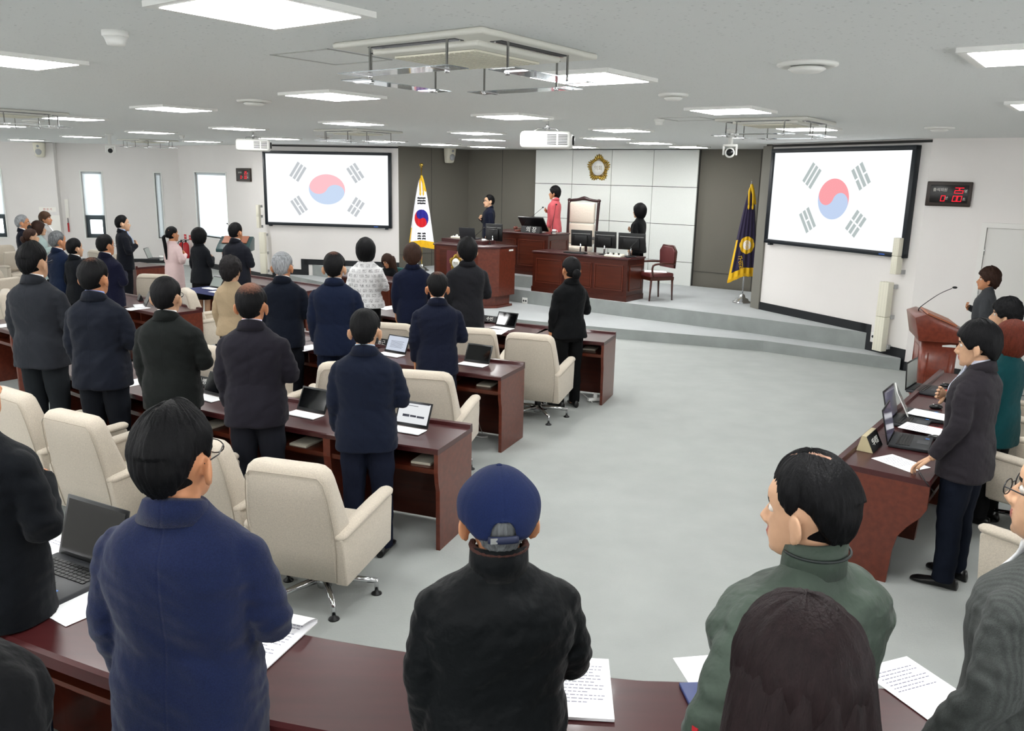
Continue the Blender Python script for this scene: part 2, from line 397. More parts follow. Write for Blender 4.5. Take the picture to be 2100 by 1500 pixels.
# door in the right back wall
sd, zt = wall_hit(2026, 468, R1, CW1)
d = empty('door_1', (R1.x, R1.y, 0), frame_at(R1, CW1)); tag(d, kind='structure')
mb = MB(); mb.box(sd, sd+1.0, -.02, 0, 0.01, zt); mb.build('door_leaf', mat('door_paint', 'dedcd8', rough=.5), d)
mb = MB(); mb.box(sd-.07, sd-.006, -.045, 0, 0, zt+.07); mb.box(sd+1.006, sd+1.07, -.045, 0, 0, zt+.07); mb.box(sd-.006, sd+1.006, -.045, 0, zt+.006, zt+.07)
mb.build('door_frame', mat('door_frame_paint', 'e6e4e0', rough=.5), d)
for z in (zt-.35, .35, 1.1):
    mb = MB(); mb.lathe([(.009, z), (.009, z+.11)], 10, T=Matrix.Translation((sd-.003, -.03, 0))); mb.build('hinge', M['chrome'], d)
mb = MB(); mb.tube([(sd+.92, -.02, 1.0), (sd+.92, -.07, 1.0), (sd+.82, -.07, 1.0)], .01); mb.build('door_handle', M['chrome'], d)

# ------------------------------------------------------------------ ceiling fixtures
def rzc(a=0): return YAW+a
lampm = None
def lamp():
    t = empty('ceiling_light', (0, 0, 0))
    mb = MB(); o, i = .305, .262; mb.prism([(-o, -o), (o, -o), (o, o), (-o, o)], 0, .001)
    mb = MB()
    for a in ((-o, o, -o, -i), (-o, o, i, o), (-o, -i, -i, i), (i, o, -i, i)): mb.box(a[0], a[1], a[2], a[3], -.022, 0)
    mb.build('light_frame', M['white'], t)
    mb = MB(); mb.box(-i, i, -i, i, -.0235, -.004); mb.build('diffuser', M['lamp'], t)
    return t
LAMPS = [('AB', -.98, 3.38, 'largest square ceiling light, cut by the top edge, above the blue-coated man'),
 ('x', -2.96, 5.12, 'square ceiling light at the left edge below the smoke detector'), ('x', -1.48, 6.98, 'square ceiling light left of the large air conditioner'),
 ('x', .44, 5.37, 'square ceiling light touching the right corner of the large air conditioner'), ('x', -3.5, 8.84, 'square ceiling light left of the round vent, above the left windows'),
 ('x', -.05, 8.91, 'square ceiling light midway between the large air conditioner and the hanging white projector'), ('x', 1.86, 7.58, 'square ceiling light just in front of the right-hand air conditioner'),
 ('x', 2.40, 4.06, 'large square ceiling light at the top right edge of the picture'), ('x', 3.98, 6.45, 'small square ceiling light cut by the right edge')]
lam0 = lamp()
first = True
GL = 'square panel lights in the ceiling'
def put_lamp(x, y, label):
    global first
    if first: o = lam0; o.location = (x, y, HT); o.rotation_euler = (0, 0, YAW); first = False; tag(o, label, 'ceiling light', GL)
    else: dup(lam0, (x, y, HT), YAW, label, GL)
tag(lam0, 'x', 'ceiling light', GL)
for _, x, y, lb in LAMPS: put_lamp(x, y, lb)
far = [(150, 241, 'square ceiling light left, beside the clipped air conditioner at the left edge'), (0, 256, 'sliver of square ceiling light at the left edge'), (168, 279, 'far square ceiling light above the tall narrow windows'), (55, 286, 'far square ceiling light above the left wall speaker'),
 (310, 270, 'far square ceiling light just in front of the farthest left air conditioner'), (415, 289, 'far square ceiling light beside the far left room corner'), (490, 262, 'square ceiling light above the projector facing the left screen'), (572, 283, 'square ceiling light just behind the left projector'),
 (725, 251, 'square ceiling light in front of the air conditioner near the left screen'), (790, 288.5, 'far square ceiling light above the right end of the left screen'), (902, 295, 'far square ceiling light above the wall speaker in the grey alcove'),
 (978, 271, 'first of three stacked ceiling lights left of the central projector, nearest one'), (992, 285, 'middle of three stacked ceiling lights left of the central projector'), (1000, 300, 'farthest of three stacked ceiling lights left of the central projector'),
 (1275, 265, 'square ceiling light right of the central projector mount'), (1245, 282, 'square ceiling light above the round gold emblem'), (1335, 292, 'far square ceiling light above the right end of the white panel wall'),
 (1185, 300, 'thin far ceiling light partly behind the central projector'), (1412, 300, 'farthest thin ceiling light above the grey wall right of the emblem'), (1655, 262, 'square ceiling light glowing through the right-hand air conditioner baffles')]
for x, y, lb in far:
    p = on(x, y, HT); put_lamp(p.x, p.y, lb)
for i, (x, y) in enumerate([(-.98+a*2.4*U.x-b*2.44*V.x, 3.38+a*2.4*U.y-b*2.44*V.y) for a, b in ((0, 1), (1, 1), (1, 2), (0, 2), (-1, 1), (-1, 2), (-2, 1), (-2, 0), (-3, 0), (1, 0), (2, 1), (-4, 1), (2, 2), (-3, 2), (-5, 0), (-5, 2))]):
    if LW2.x+1 < x < 30 and toab(Vector((x, y, 0)))[1] > -3.5 and toab(Vector((x, y, 0)))[0] < 3: put_lamp(x, y, 'square ceiling light out of view behind the camera')

def ac_unit():
    t = empty('ceiling_air_conditioner', (0, 0, 0))
    mb = MB(); o = .465
    mb.box(-o, o, -o, o, -.028, 0, 0, bev=.012); mb.box(-.33, .33, -.33, .33, -.05, -.02, 0, bev=.012); mb.build('casing', mat('ac_cream', 'd9d8cf', rough=.45), t)
    mb = MB(); n = 16; w = .25; mb.box(-w, w, -w, w, -.054, -.049, 1)
    for i in range(n+1):
        p = -w+2*w*i/n; mb.box(p-.005, p+.005, -w, w, -.062, -.052, 0); mb.box(-w, w, p-.003, p+.003, -.060, -.052, 0)
    mb.build('intake_grille', [mat('ac_grille', 'dcd9c8', rough=.5), mat('ac_dark', '57574c', rough=.8)], t)
    for k in range(4):
        R = Matrix.Rotation(PI/2*k, 4, 'Z')
        mb = MB(); mb.box(-.27, .27, .352, .415, -.031, -.026, 0, T=R); mb.box(-.27, .27, .375, .385, -.036, -.028, 1, T=R); mb.build('air_slot', [M['darkgrey'], M['chrome']], t)
        mb = MB(); mb.box(-.34, .34, .40, .545, -.158, -.154, 0, T=R @ Matrix.Translation((0, 0, 0)))
        bf = mb.build('clear_baffle', M['frost'], t)
        for x in (-.24, .24):
            mb = MB(); mb.lathe([(.011, -.172), (.011, -.157), (.006, -.156), (.006, -.03)], 10, 0, T=R @ Matrix.Translation((x, .43, 0))); mb.box(x-.012, x+.012, .42, .55, -.162, -.158, 0, T=R)
            mb.build('bracket', M['chrome'], t)
    return t
a0 = ac_unit(); GA = 'four-way ceiling air conditioners'
tag(a0, 'large four-way ceiling air conditioner with clear baffles, nearest, top centre', 'air conditioner', GA); a0.location = (-.25, 4.34, HT); a0.rotation_euler = (0, 0, YAW)
for x, y, lb in ((735, 268, 'four-way air conditioner above the left projection screen'), (1592, 247, 'four-way air conditioner with a light shining behind it, right half of ceiling'), (18, 228, 'four-way air conditioner clipped by the left edge'), (303, 287, 'farthest four-way air conditioner near the left back corner')):
    p = on(x, y, HT); dup(a0, (p.x, p.y, HT), YAW, lb, GA)
def vent(x, y, r, lb):
    p = on(x, y, HT); t = empty('round_ceiling_vent', p, 0, lb, 'ceiling vent', 'round ceiling vents')
    mb = MB(); mb.lathe([(0.0001, 0), (r, 0), (r, -.012), (r*.86, -.022), (r*.74, -.012), (.001, -.012)], 32); mb.build('vent_ring', M['white'], t)
    mb = MB(); mb.lathe([(.001, -.02), (r*.55, -.02), (r*.62, -.03), (r*.45, -.045), (.001, -.05)], 28); mb.build('vent_disc', M['white'], t)
vent(1656, 130, .155, 'largest round ceiling vent, right of the big air conditioner'); vent(521, 206, .15, 'round ceiling vent on the left half of the ceiling')
vent(1381, 193, .11, 'small flat round vent left of the right-hand air conditioner'); vent(1927, 261, .15, 'round ceiling vent above the digital counter board'); vent(665, 279, .15, 'round ceiling vent behind the left projector'); vent(68, 247, .14, 'round ceiling vent at the far left beside the clipped air conditioner')
def smoke(x, y, r, lb):
    p = on(x, y, HT-.03); t = empty('smoke_detector', (p.x, p.y, HT), 0, lb, 'smoke detector')
    mb = MB(); mb.lathe([(.001, 0), (r, 0), (r, -.022), (r*.94, -.026)], 28); mb.lathe([(r*.9, -.024), (r*.72, -.05), (r*.66, -.062), (.001, -.064)], 28); mb.build('detector_body', M['white'], t)
smoke(237, 78, .058, 'round white smoke detector at the top left of the ceiling'); smoke(1352, 250, .055, 'tiny round smoke detector left of the right-hand air conditioner'); smoke(373, 281, .05, 'distant smoke detector beside the farthest left air conditioner')
for x, y, lb in ((680, 117, 'thin square access hatch beside the large air conditioner'), (1412, 244, 'thin square access hatch left of the right-hand air conditioner')):
    p = on(x, y, HT); mb = MB(); o = .23
    for a in ((-o, o, -o, -o+.012), (-o, o, o-.012, o), (-o, -o+.012, -o, o), (o-.012, o, -o, o)): mb.box(*a, -.004, 0)
    tag(mb.build('access_hatch', mat('hatch_trim', 'a9aaa6', rough=.5), loc=p, rz=YAW), lb, 'ceiling hatch')
# ------------------------------------------------------------------ armchairs
def rrect(hw, y0, y1, r, z, n=5):
    """rounded rectangle ring"""
    pts = []; r = min(r, hw*.99, (y1-y0)/2*.99)
    for cx, cy, a0 in ((hw-r, y1-r, 0), (-hw+r, y1-r, 90), (-hw+r, y0+r, 180), (hw-r, y0+r, 270)):
        for k in range(n+1):
            t = math.radians(a0+90*k/n); pts.append((cx+r*math.cos(t), cy+r*math.sin(t), z))
    return pts
def armchair(tuft=False):
    t = empty('armchair', (0, 0, 0))
    mb = MB(); R = []
    for z, hw, y0, y1, r in ((.25, .24, -.27, -.13, .02), (.26, .268, -.30, -.12, .03), (.45, .287, -.335, -.15, .035), (.62, .292, -.365, -.19, .04), (.80, .276, -.395, -.245, .05), (.91, .262, -.415, -.275, .055), (.95, .25, -.412, -.285, .055), (.975, .225, -.398, -.298, .05), (.985, .19, -.38, -.315, .03)):
        R.append(rrect(hw, y0, y1, r, z))
    mb.rings(R); mb.build('backrest', M['fabric'], t)
    mb = MB()    # piping along the rear outline
    P = []
    for z, hw, y in ((.27, -.262, -.302), (.45, -.281, -.337), (.62, -.286, -.367), (.80, -.268, -.397), (.90, -.25, -.415), (.935, -.22, -.419), (.937, 0, -.420), (.935, .22, -.419), (.90, .25, -.415), (.80, .268, -.397), (.62, .286, -.367), (.45, .281, -.337), (.27, .262, -.302)):
        P.append((hw*.96, y-.0015, z))
    mb.tube(P, .0035, seg=6); mb.build('piping', M['piping'], t)
    mb = MB(); mb.prism([(-.235, -.20), (.235, -.20), (.235, .33), (-.235, .33)], .34, .46, bev=.045); mb.build('seat_cushion', M['fabric'], t)
    mb = MB(); mb.prism([(-.25, -.26), (.25, -.26), (.25, .31), (-.25, .31)], .245, .35, bev=.02); mb.build('seat_base', M['fabric'], t)
    if tuft:
        mb = MB()
        mb.box(-.2, .2, -.27, -.20, .50, .88, 0, T=Matrix.Translation((0, .02, 0)) @ Matrix.Rotation(-.18, 4, 'X') @ Matrix.Translation((0, .13, 0)), bev=.03); mb.build('back_cushion', M['fabric'], t)
        for x, z in ((-.1, .62), (.1, .62), (0, .72), (-.1, .82), (.1, .82)):
            mb = MB(); mb.ell((x, -.20-.18*(z-.6), z), (.012, .008, .012), seg=10); mb.build('button', M['piping'], t)
    for s in (-1, 1):
        mb = MB()
        T = Matrix(((0, 0, 1, 0), (1, 0, 0, 0), (0, 1, 0, 0), (0, 0, 0, 1)))     # profile (y,z) extruded along x
        x0, x1 = (.238, .318) if s > 0 else (-.318, -.238)
        mb.prism([(-.30, .25), (.30, .28), (.325, .58), (.30, .605), (-.30, .555), (-.355, .56)], x0, x1, T=T, bev=.012)
        y = .5
        mb.tube([(s*.284, -.315, .565), (s*.284, -.1, .585), (s*.284, .15, .605), (s*.284, .30, .612)], [.046, .05, .05, .048], seg=14, flat=.62, round_=True)
        mb.build('armrest', M['fabric'], t)
    mb = MB(); mb.lathe([(.035, .13), (.035, .2), (.027, .2), (.027, .25)], 16, 0); mb.build('gas_lift', M['blackm'], t)
    mb = MB(); mb.lathe([(.001, .06), (.045, .06), (.045, .135), (.001, .14)], 18); mb.build('hub', M['chrome'], t)
    for k in range(5):
        a = 2*PI*k/5+.35; R4 = Matrix.Rotation(a, 4, 'Z'); mb = MB()
        mb.tube([(.03, 0, .115), (.18, 0, .105), (.325, 0, .088)], [.022, .019, .015], seg=10, T=R4, flat=1.1)
        mb.lathe([(.013, .03), (.013, .10), (.001, .105)], 10, T=R4 @ Matrix.Translation((.32, 0, 0)))
        lg = mb.build('leg', M['chrome'], t)
        mb = MB(); mb.lathe([(.001, 0), (.034, 0), (.032, .008), (.012, .02), (.011, .034)], 14, T=R4 @ Matrix.Translation((.32, 0, 0))); mb.build('glide', M['black'], lg)
    return t
ch0 = armchair(); cht = armchair(True); used = {'a': False, 't': False}
GC = 'beige upholstered swivel armchairs'
def chair_at(x, y, yaw, label, kind='a', z=0):
    src = ch0 if kind == 'a' else cht
    if not used[kind]:
        used[kind] = True; src.location = (x, y, z); src.rotation_euler = (0, 0, math.radians(yaw)); tag(src, label, 'armchair', GC); return src
    return dup(src, (x, y, z), math.radians(yaw), label, GC)
def chair_back(px, py, yaw, label, kind='a', z=.96, z0=0):
    p = on(px, py, z+z0); a = math.radians(yaw); f = Vector((-math.sin(a), math.cos(a), 0))
    q = p+f*.36; return chair_at(q.x, q.y, yaw, label, kind, z0)
chair_back(591, 958, -16, 'nearest beige armchair, full back and chrome star base in view')
chair_back(148, 855, -27, 'beige armchair left of the man in the bright blue jacket')
chair_back(20, 808, -33, 'beige armchair cut by the left edge, front row')
chair_back(395, 905, -22, 'beige armchair half hidden behind the man in the bright blue jacket')
chair_back(866, 768, -12, 'beige armchair just behind the far edge of the front desk corner')
chair_back(715, 748, 15, 'beige armchair turned left, hidden by the front navy-suited man')
chair_back(515, 728, -34, 'beige armchair mostly hidden behind the man in the purple-charcoal suit')
chair_back(405, 712, -25, 'beige armchair between the charcoal-suited and black-suited men')
chair_back(800, 668, -12, 'beige armchair behind the third desk row, left of the standing navy suit')
chair_back(968, 678, -8, 'beige armchair behind the third desk row, middle one of three')
chair_back(1087, 690, -18, 'beige armchair with star base behind the woman in black by the open floor')
chair_back(314, 566, -5, 'beige armchair seen square from behind in front of the woman in pink')
chair_back(384, 597, -58, 'beige armchair turned right, next to the camel-jacket woman')
chair_back(196, 516, -40, 'small beige armchair behind the woman in black with short hair', 't')
chair_at(*on(30, 575, .3).to_2d(), -118, 'tufted beige armchair on the far left turned to the right, rear one', 't')
chair_at(*on(18, 640, .35).to_2d(), -105, 'tufted beige armchair on the far left turned to the right, middle one', 't')
chair_back(8, 600, -62, 'beige armchair clipped by the left edge beside the grey-suited man')
for px, py, lb in ((2110, 850, 'farthest beige armchair behind the right-hand desk'), (2118, 935, 'middle beige armchair behind the right-hand desk')):
    q_ = on(px, py, .6)+U*.12; chair_at(q_.x, q_.y, 40, lb)
q = ab(-.12, 5.55); chair_at(q.x, q.y, 42, 'nearest beige armchair at the right edge, beside the man in the dark jacket')

# ------------------------------------------------------------------ desks
def yz(mb, poly, x0, x1, mi=0, bev=0):
    mb.prism(poly, x0, x1, mi, T=Matrix(((0, 0, 1, 0), (1, 0, 0, 0), (0, 1, 0, 0), (0, 0, 0, 1))), bev=bev)
DW, DD = .88, .57
def desk(cut=False, name='council_desk', n=2):
    t = empty(name, (0, 0, 0))
    mb = MB(); yz(mb, [(0, .712), (0, .742), (.008, .75), (.54, .75), (.55, .775), (.585, .778), (.59, .75), (.59, .712)], .001, DW-.001); mb.build('desktop', M['woodtop'], t)
    mb = MB(); mb.box(.03, DW-.03, .50, .52, .02, .712); mb.build('modesty_panel', M['wood'], t)
    prof = [(0, .712), (0, .56), (.03, .50), (.10, .42), (.15, .34), (.17, .24), (.185, 0), (.59, 0), (.59, .712)] if cut else [(.0, .712), (0.0, .58), (.012, .50), (.03, .44), (.035, 0), (.575, 0), (.575, .712)]
    for x0 in (0, DW-.03):
        mb = MB(); yz(mb, prof, x0, x0+.03); mb.build('side_panel', M['woodside'], t)
    mb = MB(); mb.box(.03, DW-.03, .03, .48, .575, .593); mb.box(DW*.33, DW*.33+.015, .04, .48, .593, .712); mb.box(.03, DW-.03, .015, .03, .565, .60); mb.box(.03, DW-.03, .46, .48, .593, .712); mb.build('shelf', M['wood2'], t)
    return t
d0 = desk(); d1 = desk(True)
GD = 'dark red wooden council desks'
dfirst = {0: True, 1: True}
def put_desk(a, b, label, turn=0, kind=0):
    src = (d0, d1)[kind]; p = ab(a, b)
    if dfirst[kind]: dfirst[kind] = False; src.location = p; src.rotation_euler = (0, 0, YAW+turn); return tag(src, label, 'desk', GD)
    return dup(src, p, YAW+turn, label, GD)
ARC = (-7.3, 15.3)
names = ['right end', 'second from the right', 'third from the right', 'fourth from the right', 'fifth from the right', 'left end']
for rn, R_, th, n in (('front', 11.88, 18.2, 5), ('second', 9.73, 16.4, 4), ('third', 7.69, 19.8, 4)):
    st = math.degrees(2*math.asin(DW/2/R_))
    for k in range(n):
        t_ = math.radians(th-st*(k+1)); put_desk(ARC[0]+R_*math.sin(t_), ARC[1]-R_*math.cos(t_), 'dark red wooden desk in the %s row, %s of its row' % (rn, names[k]), math.radians(th-st*(k+.5)))
for rn, a1, b, n in (('front', -9.98, 4.0, 1), ('second', -9.85, 5.75, 3), ('third', -10.3, 8.4, 3)):
    for k in range(n): put_desk(a1-DW*(k+1), b, 'dark red wooden desk of the left block, %s row, %s' % (rn, ('beside the aisle', 'second from the aisle', 'third from the aisle')[k]))
for k in range(4): put_desk(-.83, 5.55+DW*k, 'dark red wooden desk along the right side, ' + ('nearest with a curved side panel', 'second from the near end', 'third from the near end', 'farthest, beside the small podium')[k], PI/2, 1)
pfl = on(312, 541, .75); dk = put_desk(toab(pfl)[0]+.44, toab(pfl)[1], 'small dark desk with a laptop beside the far left windows', PI)

# rear curved desk on the gallery, five joined sections following one arc
def arc_pts():
    P = [Vector((x, y, 0)) for x, y in gal_far]; Q = []
    for i in range(len(P)-1):
        p0 = P[max(i-1, 0)]; p1 = P[i]; p2 = P[i+1]; p3 = P[min(i+2, len(P)-1)]
        for k in range(6):
            t = k/6; Q.append(.5*((2*p1)+(p2-p0)*t+(2*p0-5*p1+4*p2-p3)*t*t+(3*p1-p0-3*p2+p3)*t**3))
    Q.append(P[-1]); return Q
AP = arc_pts()
def arc_off(d, i):
    t = (AP[min(i+1, len(AP)-1)]-AP[max(i-1, 0)]).normalized(); n = Vector((-t.y, t.x, 0)); return AP[i]-n*d
secs = [(0, 12), (12, 22), (22, 36), (36, 50), (50, 60)]
sl = ['left end of the curved rear desk, under the dark laptop', 'section of the curved rear desk in front of the man in the bright blue jacket', 'section of the curved rear desk in front of the man in the blue cap', 'section of the curved rear desk in front of the man in the green jacket', 'right end of the curved rear desk, beside the man in grey tweed']
TZ = GZ+.75
for (i0, i1), lb in zip(secs, sl):
    c = AP[(i0+i1)//2]; t = empty('rear_desk', (c.x, c.y, GZ), 0, lb, 'desk', 'sections of the curved rear desk')
    def ring(i, prof): return [arc_off(d, i)+Vector((-c.x, -c.y, z)) for d, z in prof]
    def sweep(prof, nm, mt):
        mb = MB(); mb.rings([ring(i, prof) for i in range(i0, i1+1)], smooth=False); mb.build(nm, mt, t)
    sweep([(-.01, .712), (-.01, .745), (0, .75), (.43, .75), (.445, .742), (.445, .70), (.43, .695), (.0, .70)], 'desktop', M['woodtop'])
    sweep([(.03, .0), (.03, .70), (.05, .70), (.05, 0)], 'front_panel', M['wood'])
    sweep([(.05, .56), (.05, .58), (.36, .58), (.36, .56)], 'shelf', M['wood2'])
    for i in (i0, i1):
        p = arc_off(.05, i); q = arc_off(.40, i); d = (q-p).normalized()*.35; s = Vector((-d.y, d.x, 0)).normalized()*.012*(1 if i == i0 else -1)
        mb = MB(); vs = []
        for z in (0, .70):
            for e in (p, q):
                for k in (.2, 2.2): vs.append(Vector((e.x-c.x, e.y-c.y, z))-s*k)
        mb.add(vs, [(0, 1, 3, 2), (4, 6, 7, 5), (0, 4, 5, 1), (2, 3, 7, 6), (0, 2, 6, 4), (1, 5, 7, 3)]); mb.build('side_panel', M['woodside'], t)

# framed panel desks on the dais -------------------------------------------------
def panel_desk(name, W, D, H, n, label, loc, rz, side_panels=True, top_over=.02):
    t = empty(name, loc, rz, label, 'desk')
    mb = MB(); mb.box(0, W, 0, D, .10, H-.03); mb.box(-.015, W+.015, -.015, D, 0, .10); mb.build('body', M['wood'], t)
    mb = MB(); mb.box(-top_over, W+top_over, -top_over, D+top_over, H-.03, H, bev=.006); mb.build('desktop', M['woodtop'], t)
    w = (W-.10)/n
    def panel(x0, x1, T, z0=.18, z1=None):
        z1 = z1 or H-.13; mb = MB()
        for a in ((x0, x1, z0, z0+.018), (x0, x1, z1-.018, z1), (x0, x0+.018, z0, z1), (x1-.018, x1, z0, z1)): mb.box(a[0], a[1], -.014, 0, a[2], a[3], 1, T=T)
        mb.box(x0+.03, x1-.03, -.008, 0, z0+.03, z1-.03, 0, T=T); mb.build('front_panel', [M['wood2'], M['woodside']], t)
    for k in range(n): panel(.05+w*k+.03, .05+w*(k+1)-.03, Matrix.Identity(4))
    if side_panels: panel(.08, D-.08, Matrix.Translation((W, 0, 0)) @ Matrix.Rotation(PI/2, 4, 'Z'))
    return t
panel_desk('presiding_desk', 1.5, .75, .83, 2, 'raised dark red presiding desk carrying the black name block and tilted monitor', ab(-10.8, 13.62, Z3), YAW)
mb = MB()
panel_desk('clerk_desk', 2.05, .62, .77, 3, 'lower dark red desk with three monitors, right of the presiding desk', ab(-9.24, 13.0+.04, Z2), YAW)
panel_desk('stenographer_desk', 3.1, .55, .75, 6, 'dark red desk in front of the platform where the seated woman writes', ab(-11.75, 10.2, 0), YAW)

# central speaking lectern
t = empty('speaking_lectern', ab(-10.12, 12.1, Z1), YAW, 'tall dark red lectern with a round gold emblem, in front of the presiding desk', 'lectern')
mb = MB(); poly = [(-.72, .05), (-.5, -.28), (.52, -.28), (.78, .02), (.78, .50), (-.72, .50)]
mb.prism([(x*.96, y*.96) for x, y in poly], 0, .04); mb.prism([(x*.9, y*.9) for x, y in poly], .04, .22); mb.prism(poly, .22, 1.10); mb.build('body', M['woodside'], t)
mb = MB(); mb.prism([(x*1.03, y*1.06) for x, y in poly], 1.10, 1.135, bev=.006); mb.prism([(-.72, .12), (.3, .12), (.3, .5), (-.72, .5)], 1.135, 1.20); mb.build('lectern_top', M['woodtop'], t)
mb = MB(); mb.box(-.40, .42, -.292, -.28, .30, 1.05); mb.build('front_panel', M['wood2'], t)
mb = MB(); mb.box(-.22, .24, -.298, -.29, .55, 1.02); mb.build('red_velvet_panel', mat('red_velvet', '5a0d14', rough=.9, sheen=.4), t)
def emblem(parent, R, T, name='emblem', txt=True):
    mb = MB(); n = 34
    for k in range(n):
        th = 2*PI*k/n+PI/2; w5 = abs(math.cos(2.5*(th-PI/2))); rr = R*(.70+.17*w5**1.5)
        L = R*(.14+.10*w5); mb.ell((rr*math.cos(th), rr*math.sin(th), .012), (L, R*.072, .022), 0, T=T, seg=10, rot=Matrix.Rotation(th, 3, 'Z'))
    mb.lathe([(R*.60, .0), (R*.62, .02), (R*.001, .02)], 40, 0, T=T); o = mb.build(name+'_wreath', M['gold'], parent)
    mb = MB(); mb.lathe([(.0001, .01), (R*.57, .01), (R*.57, .03), (.0001, .031)], 40, 0, T=T); mb.build(name+'_disc', M['white'], parent)
    if txt: text(name+'_lettering', '의회', R*.40, mat('lettering_bronze', '8d8468', rough=.4), parent, T @ Matrix.Translation((0, -R*.02, .032)), .002)
emblem(t, .16, Matrix.Translation((.03, -.30, .80)) @ FRONT)
mb = MB(); mb.box(.785, .795, .3, .42, 1.04, 1.07); mb.build('label_plate', M['white'], t)
# wall emblem
s, z = wall_hit(1228, 345, ab(-11.35, 16.03), ab(-7.35, 16.03))
t = empty('wall_emblem', ab(-11.35+s, 16.03, z), YAW, 'round gold five-lobed emblem with grey lettering on the white panel wall', 'emblem')
emblem(t, .275, FRONT)

# ------------------------------------------------------------------ small podiums
def podium(name, loc, rz, label, wood_m, top_m, mics=1):
    """speaker side is +Y? the front faces local -Y"""
    t = empty(name, loc, rz, label, 'lectern')
    mb = MB(); mb.box(-.26, .26, -.20, .20, 0, .06, bev=.01); mb.loft([(.06, .235, .175, 0, 0, 8), (.86, .27, .20, 0, 0, 8)], seg=40); mb.build('body', wood_m, t)
    for s_ in (0, 1, 2, 3):
        R = Matrix.Rotation(PI/2*s_, 4, 'Z'); w_, d_ = ((.16, .192) if s_ % 2 == 0 else (.11, .257)); mb = MB()
        for k in (-1, 1): mb.box(k*w_-.008, k*w_+.008, -d_-.006, -d_+.03, .16, .78, T=R)
        for z in (.16, .78): mb.box(-w_, w_, -d_-.006, -d_+.03, z-.008, z+.008, T=R)
        mb.build('panel_moulding', wood_m, t)
    mb = MB(); yz(mb, [(-.24, .86), (-.30, 1.12), (-.20, 1.16), (.16, 1.02), (.34, .93), (.35, .90), (.33, .86)], -.34, .34, bev=.008); mb.build('lectern_top', top_m, t)
    mb = MB(); yz(mb, [(-.17, 1.155), (.14, 1.034), (.15, 1.05), (-.16, 1.171)], -.26, .26); mb.build('reading_board', mat('reading_board', '3a4a48' if mics > 1 else '9a5a3c', rough=.4), t)
    for k in range(mics):
        x = (k-.5*(mics-1))*.12; mb = MB(); mb.tube([(x, -.22, 1.15), (x+.01, -.21, 1.20), (x+.06, -.05, 1.36), (x+.07, .08, 1.44)], [.006, .005, .004, .004], seg=8, sub=4); mb.build('microphone_stem', M['black'], t)
        mb = MB(); mb.ell((x+.072, .105, 1.45), (.014, .028, .014), seg=12); mb.build('microphone_head', M['black'], t)
    return t
pp = ab(-1.72, 10.5)
t = podium('podium', pp, YAW+PI/2, 'brown wooden podium with gooseneck microphone at the right-hand wall', M['cherry'], M['cherry'], 1)
t.rotation_euler = (0, 0, YAW-PI/2+math.radians(20))
mb = MB(); mb.box(.262, .268, 0.02, .16, .80, .83); mb.build('label_plate', M['white'], t)
pp = on(483, 492, 1.1); pp.z = 0
podium('podium', pp, YAW+math.radians(30)+PI+.2, 'podium with dark green slanted top and two microphones near the far left window', mat('orange_wood', '9a4f2a', rough=.35), mat('green_laminate', '1f3d40', rough=.35), 2)

# ------------------------------------------------------------------ screens
SB = .60
def trigram_quad(mb, cx, cz, ang, pat, L, T, mi=0):
    """three bars stacked across direction ang"""
    c, s_ = math.cos(ang), math.sin(ang); bt = L*.165; gap = L*.085
    for k, whole in enumerate(pat):
        o = (k-1)*(bt+gap)
        segs = [(-L/2, L/2)] if whole else [(-L/2, -L*.04), (L*.04, L/2)]
        for a, b in segs:
            q = [(a, o-bt/2), (b, o-bt/2), (b, o+bt/2), (a, o+bt/2)]
            vs = [(cx+x*c-y*s_, cz+x*s_+y*c, z) for z in (0, .0008) for x, y in q]
            mb.add(vs, [(0, 1, 2, 3), (4, 5, 6, 7), (0, 1, 5, 4), (1, 2, 6, 5), (2, 3, 7, 6), (3, 0, 4, 7)], mi, T=T)
def taegeuk(R, sx, tilt, upper=True):
    """outline of one comma of the disc"""
    P = []; n = 40
    for k in range(n+1): t_ = PI*k/n; P.append((R*math.cos(t_), R*math.sin(t_)))
    for k in range(1, n): t_ = PI-PI*k/n*1; P.append((-R/2+R/2*math.cos(PI+(PI*k/n)), R/2*math.sin(PI+PI*k/n)))
    for k in range(n+1): t_ = PI-PI*k/n; P.append((R/2+R/2*math.cos(t_), R/2*math.sin(t_)))
    if not upper: P = [(-x, -y) for x, y in P]
    c, s_ = math.cos(tilt), math.sin(tilt)
    return [((x*c-y*s_)*sx, x*s_+y*c) for x, y in P[:-1]]
def screen(P0, P1, tl, br_, label, name='projection_screen'):
    s0, zt = wall_hit(*tl, P0, P1); s1, zb = wall_hit(*br_, P0, P1)
    e = (P1-P0).normalized(); n = Vector((e.y, -e.x, 0))
    c = P0+e*(s0+s1)/2; z = (zt+zb)/2; W = s1-s0; H = zt-zb
    t = empty(name, (c.x+n.x*.0, c.y, z), frame_at(P0, P1), label, 'projection screen')
    f = .065; d = .10; mb = MB()
    for a in ((-W/2, W/2, H/2-f, H/2), (-W/2, W/2, -H/2, -H/2+f), (-W/2, -W/2+f, -H/2, H/2), (W/2-f, W/2, -H/2, H/2)): mb.box(a[0], a[1], -d, 0, a[2], a[3], bev=.006)
    for x in (-W/2+.12, W/2-.12): mb.box(x-.03, x+.03, -.09, -.02, -H/2-.03, -H/2)
    mb.build('screen_frame', mat('screen_frame', '0f1820', rough=.35), t)
    mb = MB(); mb.box(-W/2+f, W/2-f, -d*.7, -.01, -H/2+f, H/2-f); mb.build('screen_surface', emis('projected_white', (.965, .99, 1.0), SB), t)
    T = Matrix.Translation((0, -d*.7-.001, 0)) @ FRONT
    w, h = W-2*f, H-2*f; R = h*.218; sx = min(w/h/1.25, 1.32) if w/h > 1.35 else 1.0
    return t, T, w, h, R
